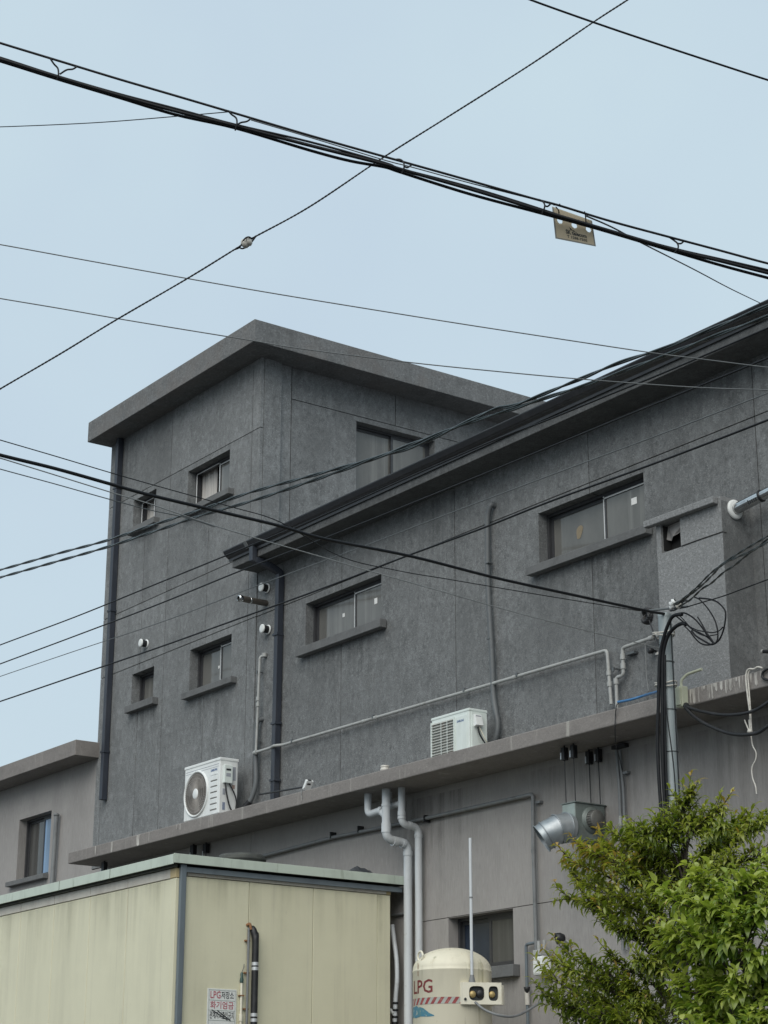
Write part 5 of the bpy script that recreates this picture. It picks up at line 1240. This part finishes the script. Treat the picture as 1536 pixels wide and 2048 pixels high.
# plate with real holes, made from a fine grid with rounded cut-outs
b = MB(); hc = [(.16, .62), (.52, .60), (.87, .60)]
NU, NV = 84, 60
keep = lambda u, v: all(((u-a)*85)**2+((v-c_)*58)**2 > 5.6**2 for a, c_ in hc)
vid = {}
def vv(i, j, k):
    if (i, j, k) not in vid:
        vid[(i, j, k)] = len(vid)
    return vid[(i, j, k)]
fs = []
for i in range(NU):
    for j in range(NV):
        if keep((i+.5)/NU, (j+.5)/NV):
            fs.append((vv(i, j, 0), vv(i+1, j, 0), vv(i+1, j+1, 0), vv(i, j+1, 0)))
            fs.append((vv(i, j, 1), vv(i, j+1, 1), vv(i+1, j+1, 1), vv(i+1, j, 1)))
vs = [tg(i/NU, j/NV, -.002*k*sgn) for (i, j, k) in vid]
b.add(vs, fs); b.build('plate', M['tag'], t)
b = MB()
for a, c_, d_, e_ in ((0, 0, 1, .045), (0, .045, .035, .97), (.965, .045, 1, .97)):
    b.add([tg(a, c_, .0008*sgn), tg(d_, c_, .0008*sgn), tg(d_, e_, .0008*sgn), tg(a, e_, .0008*sgn)], [(0, 1, 2, 3)])
b.build('printed_edge', M['tagedge'], t)
def tgw(u0, v0, du, dv):
    return lambda x, y: tg(u0+du*x, v0+dv*y, .001*sgn)
b = MB(); text_mesh(b, 'SK telecom', None or (0, 0, 0), (1, 0, 0), (0, 0, 1), 1, 1, wrap=tgw(.28, .235, .52, .15), bold=.04)
b.build('lettering', M['ink'], t)
b = MB(); text_mesh(b, 'T 1588-7505', (0, 0, 0), (1, 0, 0), (0, 0, 1), 1, 1, wrap=tgw(.30, .105, .50, .095), bold=.03); b.build('lettering', M['ink'], t)
b = MB()
for pg in (((.385, .50), (.40, .40), (.455, .385), (.44, .43)), ((.445, .42), (.475, .36), (.525, .37), (.50, .41))):
    b.add([tg(u, v, .001*sgn) for u, v in pg], [tuple(range(4))])
b.build('emblem', M['ink'], t)
for pts in ([(19.945,-8.01,5.904),(19.971,-8.005,5.894),(19.978,-7.998,5.899)], [(19.949,-7.999,5.895),(19.939,-7.975,5.89),(19.923,-7.958,5.886)], [(20.023,-7.885,5.875),(20.02,-7.877,5.854),(19.988,-7.846,5.848)]):
    b = MB(); b.tube(smooth(pts, 5), .003, 6); b.build('tie', M['wire'], t)

wire([(11.369,-12.883,8.548),(14.001,-11.721,7.764),(15.505,-11.057,7.316),(16.445,-10.642,7.036),(17.009,-10.393,6.868),(17.347,-10.244,6.767),(17.573,-10.144,6.7),(17.761,-10.061,6.644),(17.949,-9.978,6.588),(18.314,-9.818,6.486),(18.621,-9.684,6.405),(19.002,-9.522,6.312),(19.261,-9.411,6.25)], .0025, 'thin wire coming in level from the left edge to the black bundle')
wire([(20.023,-7.873,5.854),(19.829,-7.526,5.976),(19.305,-6.818,6.304),(17.823,-4.909,7.256),(16.337,-3.002,8.204)]+[(14.252,-0.36,9.555)], .0042, 'thin wire leaving the tan tag and falling to the roof gutter at right')
wire([(11.33,-14.636,8.393),(12.856,-12.27,8.001),(13.728,-10.918,7.777),(14.273,-10.073,7.637),(14.6,-9.566,7.553),(14.796,-9.262,7.503),(14.927,-9.059,7.469),(15.036,-8.89,7.441),(15.145,-8.721,7.413),(15.469,-8.211,7.309),(15.821,-7.659,7.198),(16.156,-7.136,7.097),(16.534,-6.549,6.99),(16.829,-6.092,6.908),(17.139,-5.614,6.826),(17.516,-5.034,6.728),(17.679,-4.788,6.693),(17.941,-4.39,6.637),(18.135,-4.101,6.602),(18.329,-3.812,6.567),(18.562,-3.465,6.525),(18.911,-2.945,6.462),(19.493,-2.078,6.357),(20.463,-0.633,6.182),(22.015,1.679,5.902)], .0042, 'upper of two thin wires sloping across the sky just above the tower roof', 'wire_grey', 'thin wires over the tower roof')
wire([(11.273,-14.604,8.295),(12.785,-12.224,7.805),(13.649,-10.864,7.525),(14.189,-10.014,7.35),(14.513,-9.504,7.245),(14.707,-9.198,7.182),(14.837,-8.994,7.14),(14.945,-8.824,7.105),(15.053,-8.654,7.07),(15.27,-8.315,7.007),(15.478,-7.99,6.943),(15.687,-7.665,6.883),(15.978,-7.214,6.801),(16.141,-6.96,6.754),(16.548,-6.344,6.666),(16.952,-5.743,6.597),(17.232,-5.329,6.556),(17.602,-4.79,6.512),(17.902,-4.362,6.494),(18.104,-4.078,6.488),(18.306,-3.794,6.482),(18.548,-3.453,6.475),(18.912,-2.942,6.464),(19.518,-2.09,6.446),(20.528,-0.67,6.416),(22.144,1.602,6.368)], .0042, 'lower of two thin wires, crossing in front of the tower roof edge', 'wire_grey', 'thin wires over the tower roof')
for pts, lab in (([(-6.754,-2.0,10.825),(-4.057,-2.0,10.48),(-2.439,-2.0,10.273),(-1.36,-2.0,10.135),(-0.461,-2.0,10.02),(0.438,-2.0,9.905),(2.424,-2.0,9.67),(3.775,-2.0,9.5),(5.018,-2.0,9.385),(6.294,-2.0,9.257),(7.469,-2.0,9.159),(8.97,-2.0,8.968),(10.211,-2.0,8.816),(10.826,-2.0,8.752),(11.589,-2.0,8.751),(12.119,-2.0,8.747),(12.479,-2.0,8.685),(13.425,-2.0,8.642),(13.963,-2.0,8.622),(14.599,-2.0,8.557),(15.128,-2.0,8.534),(15.82,-2.0,8.51),(16.183,-2.0,8.499),(16.546,-2.0,8.488),(16.982,-2.0,8.475),(17.635,-2.0,8.455),(18.724,-2.0,8.422),(20.539,-2.0,8.367),(23.443,-2.0,8.279)], 'upper twisted service cable climbing along the gutter to the right edge'),
                 ([(-6.704,-2.0,10.552),(-4.019,-2.0,10.264),(-2.408,-2.0,10.091),(-1.334,-2.0,9.976),(-0.439,-2.0,9.88),(0.456,-2.0,9.784),(2.281,-2.0,9.573),(3.856,-2.0,9.395),(5.026,-2.0,9.287),(6.299,-2.0,9.177),(7.474,-2.0,9.044),(8.56,-2.0,8.946),(9.76,-2.0,8.851),(10.861,-2.0,8.786),(11.713,-2.0,8.729),(12.478,-2.0,8.649),(12.963,-2.0,8.608),(13.421,-2.0,8.561),(13.958,-2.0,8.524),(14.594,-2.0,8.485),(15.123,-2.0,8.46),(15.812,-2.0,8.415),(16.174,-2.0,8.397),(16.536,-2.0,8.379),(16.97,-2.0,8.357),(17.622,-2.0,8.325),(18.708,-2.0,8.271),(20.518,-2.0,8.181),(23.414,-2.0,8.037)], 'lower twisted service cable climbing along the gutter to the right edge')):
    b = twist2(pts, .0115, .0085, 1.15)
    tag(b.build('service_cable', M['twist'], base=True), lab, 'cable', 'twisted service cables by the gutter')
gline = 'straight wires crossing the grey facade'
wire([(-7.468,-1.6,9.134),(-4.771,-1.6,9.071),(-3.153,-1.6,9.033),(-2.074,-1.6,9.008),(-1.175,-1.6,8.987),(-0.276,-1.6,8.966),(2.191,-1.6,8.856),(4.35,-1.6,8.794),(6.26,-1.6,8.74),(7.168,-1.6,8.716),(7.679,-1.6,8.703),(7.96,-1.6,8.691),(9.387,-1.6,8.681),(10.709,-1.6,8.669),(11.702,-1.6,8.652),(12.493,-1.6,8.613),(13.38,-1.6,8.587),(14.18,-1.6,8.562),(15.442,-1.6,8.545),(15.817,-1.6,8.542),(16.192,-1.6,8.539),(16.642,-1.6,8.535),(17.317,-1.6,8.53),(18.442,-1.6,8.521),(20.317,-1.6,8.506),(23.317,-1.6,8.482)], .0095, 'black wire running along the lower edge of the long eave', 'wire', gline)
wire([(-6.843,-1.8,8.776),(-4.197,-1.8,8.689),(-2.609,-1.8,8.637),(-1.551,-1.8,8.602),(-0.669,-1.8,8.573),(0.213,-1.8,8.544),(2.626,-1.8,8.455),(4.912,-1.8,8.379),(6.9,-1.8,8.341),(8.789,-1.8,8.285),(10.5,-1.8,8.246),(12.221,-1.8,8.215),(13.581,-1.8,8.191),(14.769,-1.8,8.169),(15.6,-1.8,8.155),(15.967,-1.8,8.148),(16.334,-1.8,8.141),(16.774,-1.8,8.133),(17.435,-1.8,8.12),(18.536,-1.8,8.099),(20.371,-1.8,8.064),(23.307,-1.8,8.008)], .0095, 'black wire just below the eave, above the long thin grey wire', 'wire', gline)
wire([(-8.482,-1.2,8.967),(-5.71,-1.2,8.865),(-4.047,-1.2,8.804),(-2.938,-1.2,8.763),(-2.014,-1.2,8.729),(-1.09,-1.2,8.695),(1.443,-1.2,8.577),(4.099,-1.2,8.448),(6.433,-1.2,8.391),(7.901,-1.2,8.346),(8.795,-1.2,8.317),(10.153,-1.2,8.287),(11.495,-1.2,8.252),(12.621,-1.2,8.22),(13.757,-1.2,8.185),(15.028,-1.2,8.159),(15.413,-1.2,8.153),(15.798,-1.2,8.147),(16.26,-1.2,8.14),(16.953,-1.2,8.129),(18.108,-1.2,8.111),(20.033,-1.2,8.081),(23.113,-1.2,8.033)], .006, 'thin grey wire crossing the facade between two black wires', 'wire_grey', gline)
wire([(-6.139,-2.0,8.157),(-3.559,-2.0,8.043),(-2.011,-2.0,7.975),(-0.979,-2.0,7.929),(-0.119,-2.0,7.891),(0.741,-2.0,7.853),(3.092,-2.0,7.769),(5.409,-2.0,7.687),(7.48,-2.0,7.634),(9.098,-2.0,7.594),(10.598,-2.0,7.578),(11.857,-2.0,7.55),(12.92,-2.0,7.546),(14.234,-2.0,7.513),(15.053,-2.0,7.5),(15.735,-2.0,7.495),(16.094,-2.0,7.493),(16.453,-2.0,7.491),(16.884,-2.0,7.489),(17.53,-2.0,7.485),(18.607,-2.0,7.479),(20.402,-2.0,7.469),(23.274,-2.0,7.453)], .0105, 'lowest black wire crossing the facade above the three wing windows', 'wire', gline)
# drops to the pole
pt_ = (13.304,-0.93,6.524)
gp = 'drop wires meeting at the steel pole'
wire([(16.28,-16.793,6.098),(15.622,-13.433,6.112),(15.246,-11.513,6.12),(15.011,-10.313,6.125),(14.87,-9.593,6.128),(14.785,-9.161,6.13),(14.729,-8.873,6.131),(14.682,-8.633,6.132),(14.635,-8.393,6.133),(14.555,-7.942,6.154),(14.465,-7.464,6.164),(14.397,-7.102,6.172),(14.264,-6.344,6.211),(14.175,-5.839,6.236),(14.084,-5.358,6.244),(13.926,-4.407,6.315),(13.771,-3.548,6.349),(13.685,-3.056,6.374),(13.541,-2.211,6.427),(13.379,-1.26,6.487)]+[pt_], .0135, 'thick black service drop crossing the tower to the pole top', 'wire', gp)
wire([(16.306,-16.812,6.125),(15.648,-13.452,6.167),(15.272,-11.532,6.191),(15.037,-10.332,6.206),(14.896,-9.612,6.215),(14.811,-9.18,6.22),(14.755,-8.892,6.224),(14.708,-8.652,6.227),(14.661,-8.412,6.23),(14.575,-7.957,6.237),(14.483,-7.478,6.242),(14.415,-7.116,6.249),(14.273,-6.351,6.267),(14.173,-5.838,6.269),(13.975,-5.134,6.167),(13.854,-4.456,6.195),(13.753,-3.827,6.251),(13.553,-2.579,6.362),(13.35,-1.297,6.483)], .004, 'thin dark wire above the thick service drop at the left edge', 'wire', gp)
wire([(16.139,-16.721,6.147),(15.537,-13.389,6.133),(15.193,-11.485,6.125),(14.978,-10.295,6.12),(14.849,-9.581,6.117),(14.772,-9.153,6.115),(14.72,-8.867,6.114),(14.677,-8.629,6.113),(14.634,-8.391,6.112),(14.552,-7.938,6.108),(14.469,-7.476,6.103),(14.403,-7.102,6.102),(14.331,-6.726,6.091),(14.276,-6.434,6.084),(14.199,-5.996,6.083),(14.107,-5.466,6.086),(13.995,-4.829,6.087),(13.826,-3.853,6.094),(13.754,-3.441,6.095),(13.661,-2.897,6.102),(13.505,-1.952,6.125),(13.365,-1.088,6.154)], .0045, 'pale thin wire under the thick service drop at the left edge', 'wire_pale', gp)
wire([(16.358,-16.844,6.009),(15.658,-13.456,6.023),(15.258,-11.52,6.031),(15.008,-10.31,6.036),(14.858,-9.584,6.039),(14.768,-9.148,6.041),(14.708,-8.858,6.042),(14.658,-8.616,6.043),(14.608,-8.374,6.044),(14.517,-7.917,6.056),(14.423,-7.449,6.065),(14.348,-7.071,6.077),(14.289,-6.74,6.1),(14.226,-6.449,6.098)], .004, 'short thin wire lowest at the left edge, joining the pale wire over the tower', 'wire_grey', gp)
# cables from the pole to the upper right
for k, (pts, lab) in enumerate((
    ([(13.553,-1.05,6.545),(13.669,-1.084,6.543),(13.988,-1.202,6.564),(14.324,-1.342,6.602),(14.639,-1.456,6.621),(14.847,-1.524,6.626),(15.047,-1.588,6.628),(15.364,-1.686,6.627),(15.872,-1.844,6.626),(16.38,-2.002,6.625),(16.99,-2.192,6.624),(17.904,-2.476,6.622),(19.428,-2.95,6.619),(21.968,-3.74,6.614)], 'upper of the green-black cables fanning up right from the pole insulators'),
    ([(13.562,-1.033,6.537),(13.719,-1.088,6.54),(14.073,-1.222,6.559),(14.353,-1.34,6.586),(14.596,-1.444,6.611),(14.881,-1.53,6.598),(15.13,-1.604,6.585),(15.347,-1.673,6.58),(15.856,-1.833,6.567),(16.365,-1.993,6.554),(16.976,-2.185,6.538),(17.892,-2.473,6.515),(19.419,-2.953,6.476),(21.964,-3.753,6.411)], 'middle of the green-black cables fanning up right from the pole insulators'),
    ([(13.575,-1.008,6.523),(13.794,-1.079,6.524),(14.073,-1.192,6.55),(14.234,-1.243,6.551),(14.496,-1.347,6.573),(14.709,-1.419,6.578),(14.923,-1.5,6.593),(15.133,-1.575,6.603),(15.327,-1.649,6.617),(15.878,-1.848,6.645),(16.429,-2.047,6.673),(17.09,-2.286,6.707),(18.082,-2.644,6.757),(19.735,-3.241,6.841),(22.49,-4.236,6.981)], 'lower of the green-black cables fanning up right from the pole insulators'))):
    b = twist2(pts, .0055, .0045, .35)
    tag(b.build('service_cable', M['twist'], base=True), lab, 'cable', 'cables fanning out from the pole')
wire([(13.576,-0.997,6.506),(13.661,-0.996,6.501),(13.907,-0.999,6.497),(14.148,-1.002,6.494),(14.428,-1.012,6.502),(14.721,-1.022,6.511),(15.113,-1.034,6.52),(15.505,-1.046,6.529),(15.975,-1.06,6.54),(16.681,-1.082,6.556),(17.857,-1.118,6.583),(19.817,-1.178,6.628),(22.953,-1.274,6.7)], .006, 'single black wire running right from the pole below the fan of cables', 'wire', 'cables fanning out from the pole')

# ================================================================== TREES
def leaf_shape(L, W, curl, fold):
    """arched leaf along +Y: a row of three points at each of six stations"""
    vs, fs = [], []
    st = [0, .16, .36, .58, .80, 1.0]
    wd = [.05, .68, 1.0, .86, .45, .02]
    for i, s_ in enumerate(st):
        a = curl*s_
        y = L*(math.sin(a)/curl if curl else s_)
        z = -L*((1-math.cos(a))/curl if curl else 0)
        w_ = W*wd[i]*.5
        vs += [(-w_, y, z+fold*w_), (0, y, z), (w_, y, z+fold*w_)]
    for i in range(5):
        fs += [(3*i, 3*i+1, 3*i+4, 3*i+3), (3*i+1, 3*i+2, 3*i+5, 3*i+4)]
    return np.array(vs), fs

def build_tree(name, label, base, tips, core, leafm, Lr, wr, crv, inner, per, seed, nb=5, droop=.25):
    rg = random.Random(seed)
    t = thing(name, label, 'tree', base)
    basev = Vector(base)
    top = Vector(core)
    tr = MB()
    tp = smooth([basev, basev.lerp(top, .35)+Vector((.03, .02, 0)), basev.lerp(top, .7)+Vector((-.03, .01, 0)), top], 6)
    tr.tube(tp, [.05-.044*i/(len(tp)-1) for i in range(len(tp))], 10)
    tr.build('trunk', M['bark'], t)
    leaves = []     # (pos, forward, up, length, tone)
    br = MB(); 
    def shoot(p0, d, L, tone, nleaf):
        d = d.normalized()
        ax = d.orthogonal().normalized()
        pts = [p0+d*(L*q)+Vector((0, 0, .06*L*q*q)) for q in (0, .33, .66, 1)]
        br.tube(pts, [.0045, .004, .003, .002], 4, cap=False)
        ph = rg.random()*6.28
        for k in range(nleaf):
            q = .12+.88*k/max(1, nleaf-1)
            p = pts[0].lerp(pts[-1], q)
            ph += 2.4
            side = (Matrix.Rotation(ph, 3, d) @ ax)
            f_ = (side*(1.1-.5*q)+d*(.35+.75*q)+Vector((0, 0, .25))).normalized()
            ln = rg.uniform(*Lr)*(1-.28*q)*rg.choice((1, 1, 1, .8, .6))
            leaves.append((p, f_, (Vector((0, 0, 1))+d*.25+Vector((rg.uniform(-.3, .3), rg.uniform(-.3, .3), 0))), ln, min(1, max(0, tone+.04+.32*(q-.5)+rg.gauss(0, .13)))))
    for tip, dens, tone in tips:
        tip = Vector(tip)
        # leave the trunk lower than the tip
        hz = max(basev.z+.5, min(top.z-.25, tip.z-.25-.45*(tip-Vector((top.x, top.y, tip.z))).length))
        f_ = (hz-basev.z)/(top.z-basev.z)
        s0 = tp[min(len(tp)-1, max(0, int(f_*(len(tp)-1))))]
        mid = s0.lerp(tip, .5)+Vector((rg.uniform(-.08, .08), rg.uniform(-.08, .08), .10))
        path = smooth([s0, mid, tip], 8)
        n_ = len(path)
        br.tube(path, [.009-.0065*i/(n_-1) for i in range(n_)], 5, cap=False)
        ns_ = max(3, int(dens*per))
        for k in range(ns_):
            q = .40+.60*(k+rg.random())/ns_
            i = min(n_-2, int(q*(n_-1)))
            p = path[i].lerp(path[i+1], q*(n_-1)-i)
            ax = (path[i+1]-path[i]).normalized()
            sd = Vector((rg.gauss(0, 1), rg.gauss(0, 1), rg.gauss(.35, .7))).normalized()
            d = (ax*(.5+.5*q)+sd*(.95-.45*q)).normalized()
            shoot(p, d, rg.uniform(.11, .23)*(1.1-.3*q), tone+.12*(q-.6), rg.randint(8, 12))
        shoot(tip, (path[-1]-path[-3]).normalized()+Vector((0, 0, .4)), .2, tone+.15, 12)
    tag(br.build('branches', M['bark'], t), kind='stuff')
    # nearest leaves become parts of their own, the rest one mass of foliage
    shapes = [leaf_shape(1, rg.uniform(*wr), c_, .35) for c_ in crv]
    order = sorted(range(len(leaves)), key=lambda i: (leaves[i][0]-CAMLOC).length - 3*leaves[i][3])
    rg2 = random.Random(seed+1)
    infr = []
    for i in order:
        if len(infr) >= 300: break
        infr.append(i)
    singles = set(infr)
    def frame(p, f_, u, ln):
        f_ = f_.normalized(); x = f_.cross(u)
        x = x.normalized() if x.length > 1e-4 else f_.orthogonal().normalized()
        z = x.cross(f_)
        return np.array([[x.x, f_.x, z.x], [x.y, f_.y, z.y], [x.z, f_.z, z.z]])*ln, np.array(p)
    V, Fc, T = [], [], []
    cnt = 0
    meshes = []
    for (vs, fs) in shapes:
        row = []
        for tone in (.1, .25, .4, .55, .7, .85):
            me = bpy.data.meshes.new('leaf'); me.from_pydata([tuple(v) for v in vs], [], fs)
            me.materials.append(leafm)
            a = me.attributes.new('tone', 'FLOAT', 'POINT'); a.data.foreach_set('value', [tone]*len(vs))
            me.polygons.foreach_set('use_smooth', [True]*len(fs))
            row.append(me)
        meshes.append(row)
    for i, (p, f_, u, ln, tone) in enumerate(leaves):
        k = i % len(shapes)
        A, o_ = frame(p, f_, u, ln)
        if i in singles:
            me = meshes[k][min(5, max(0, int(tone*6.3)))]
            ob = bpy.data.objects.new('leaf', me); COL.objects.link(ob); ob.parent = t
            mw = Matrix([[*A[0], o_[0]-basev.x], [*A[1], o_[1]-basev.y], [*A[2], o_[2]-basev.z], [0, 0, 0, 1]])
            ob.matrix_basis = mw
            continue
        vs, fs = shapes[k]
        V.append(vs @ A.T+o_-np.array(basev)); T.append(np.full(len(vs), tone))
        Fc += [tuple(cnt+q for q in f) for f in fs]; cnt += len(vs)
    me = bpy.data.meshes.new('foliage'); me.from_pydata(np.concatenate(V).tolist(), [], Fc)
    me.materials.append(leafm)
    a = me.attributes.new('tone', 'FLOAT', 'POINT'); a.data.foreach_set('value', np.concatenate(T).astype(np.float32))
    me.polygons.foreach_set('use_smooth', [True]*len(Fc))
    ob = bpy.data.objects.new('foliage', me); COL.objects.link(ob); ob.parent = t
    tag(ob, kind='stuff')
    print('LEAVES', name, len(leaves))
    return t

T1 = [((15.573,-3.0,4.215),0.8049773123054765,0.56),((15.425,-3.073,3.972),0.7757900174888678,0.43),((15.283,-2.8,4.113),0.864572765214627,0.57),((15.488,-2.79,4.048),0.9954585369019577,0.46),((15.871,-3.0,4.06),0.9132048029429329,0.62),((16.128,-3.229,3.884),0.7582259852753509,0.45),((15.821,-2.701,3.993),1.0184112175602311,0.55),((16.113,-2.79,3.984),0.7896368224869265,0.47),((16.352,-2.911,3.959),0.9834820951963386,0.56),((14.806,-3.0,4.007),1.036818270490032,0.53),((14.89,-2.926,4.043),0.9618125243459303,0.5),((15.387,-3.226,3.936),0.8904916395306524,0.43),((14.657,-3.0,3.97),1.056451811003967,0.68),((15.269,-2.967,3.79),0.8280884662463969,0.57),((15.001,-2.949,3.842),1.0376342063563644,0.56),((14.201,-3.0,3.913),0.9030140551197905,0.74),((14.47,-3.1,3.952),0.9356084899883962,0.77),((14.534,-3.0,3.893),0.7780754182037791,0.67),((14.256,-3.0,3.765),1.0125332347084635,0.63),((15.245,-3.318,3.612),0.9454862683943652,0.46),((15.156,-2.976,3.611),0.8896464310013975,0.47),((14.108,-2.652,3.789),0.7904064579599936,0.49),((14.163,-3.0,3.615),0.7929614218220628,0.62),((14.574,-3.157,3.542),0.8480990716586467,0.54),((15.027,-3.126,3.46),0.9210704340900211,0.56),((15.463,-3.279,3.369),0.7421796871344634,0.46),((15.272,-2.814,3.726),0.9415555470463309,0.46),((15.85,-3.118,3.709),0.7839142896587605,0.49),((16.249,-3.32,3.609),0.9710250773261466,0.56),((15.887,-2.682,3.742),0.9845560643306133,0.57),((15.792,-3.337,3.405),0.8240387284443036,0.57),((15.574,-2.807,3.504),0.8677539651847952,0.57),((15.989,-2.916,3.453),1.014454008251371,0.47),((15.003,-3.216,3.267),0.8798912062132234,0.44),((15.191,-3.083,3.222),1.0662529040664857,0.47),((14.107,-3.0,3.182),0.7233827278822433,0.59),((13.98,-3.0,3.093),0.7810441357751838,0.67),((14.001,-3.1,3.008),0.8505807360931239,0.63),((14.485,-3.282,3.002),1.0734295138314756,0.49),((14.662,-3.204,3.031),0.7413622285604128,0.43),((14.951,-3.232,3.045),0.96365776232945,0.44),((15.376,-3.321,2.971),0.8966403416526275,0.46),((13.846,-3.0,2.866),1.0791491497517125,0.44),((14.007,-2.98,2.837),0.9985651650941824,0.49),((13.918,-2.659,2.897),0.8919943066882952,0.46),((14.668,-3.063,2.849),0.7332729065333466,0.49),((15.073,-3.176,2.817),1.0401481499822536,0.55),((14.086,-3.0,2.695),0.8994886990455958,0.35),((14.578,-3.172,2.661),0.8072600846681279,0.45),((14.879,-3.188,2.607),1.033095425771232,0.44),((15.293,-3.314,2.616),1.0540919431539328,0.51),((14.881,-2.657,2.817),0.8650663437440386,0.56),((15.143,-2.892,3.05),1.0047087801862276,0.54),((15.38,-3.004,3.21),0.7534471019717957,0.45),((14.201,-2.738,2.506),1.0439142678669842,0.57),((14.957,-3.114,2.441),0.956487239969093,0.55),((14.085,-2.9,2.525),1.0133374216496653,0.5),((15.055,-2.892,2.536),0.9669455466300068,0.46),((15.348,-2.704,3.308),1.0642604608736974,0.43),((15.579,-2.67,3.289),1.066238574281558,0.53),((16.737,-3.319,3.657),1.0436290998983122,0.44),((16.216,-2.672,3.557),0.9601883702596475,0.43)]
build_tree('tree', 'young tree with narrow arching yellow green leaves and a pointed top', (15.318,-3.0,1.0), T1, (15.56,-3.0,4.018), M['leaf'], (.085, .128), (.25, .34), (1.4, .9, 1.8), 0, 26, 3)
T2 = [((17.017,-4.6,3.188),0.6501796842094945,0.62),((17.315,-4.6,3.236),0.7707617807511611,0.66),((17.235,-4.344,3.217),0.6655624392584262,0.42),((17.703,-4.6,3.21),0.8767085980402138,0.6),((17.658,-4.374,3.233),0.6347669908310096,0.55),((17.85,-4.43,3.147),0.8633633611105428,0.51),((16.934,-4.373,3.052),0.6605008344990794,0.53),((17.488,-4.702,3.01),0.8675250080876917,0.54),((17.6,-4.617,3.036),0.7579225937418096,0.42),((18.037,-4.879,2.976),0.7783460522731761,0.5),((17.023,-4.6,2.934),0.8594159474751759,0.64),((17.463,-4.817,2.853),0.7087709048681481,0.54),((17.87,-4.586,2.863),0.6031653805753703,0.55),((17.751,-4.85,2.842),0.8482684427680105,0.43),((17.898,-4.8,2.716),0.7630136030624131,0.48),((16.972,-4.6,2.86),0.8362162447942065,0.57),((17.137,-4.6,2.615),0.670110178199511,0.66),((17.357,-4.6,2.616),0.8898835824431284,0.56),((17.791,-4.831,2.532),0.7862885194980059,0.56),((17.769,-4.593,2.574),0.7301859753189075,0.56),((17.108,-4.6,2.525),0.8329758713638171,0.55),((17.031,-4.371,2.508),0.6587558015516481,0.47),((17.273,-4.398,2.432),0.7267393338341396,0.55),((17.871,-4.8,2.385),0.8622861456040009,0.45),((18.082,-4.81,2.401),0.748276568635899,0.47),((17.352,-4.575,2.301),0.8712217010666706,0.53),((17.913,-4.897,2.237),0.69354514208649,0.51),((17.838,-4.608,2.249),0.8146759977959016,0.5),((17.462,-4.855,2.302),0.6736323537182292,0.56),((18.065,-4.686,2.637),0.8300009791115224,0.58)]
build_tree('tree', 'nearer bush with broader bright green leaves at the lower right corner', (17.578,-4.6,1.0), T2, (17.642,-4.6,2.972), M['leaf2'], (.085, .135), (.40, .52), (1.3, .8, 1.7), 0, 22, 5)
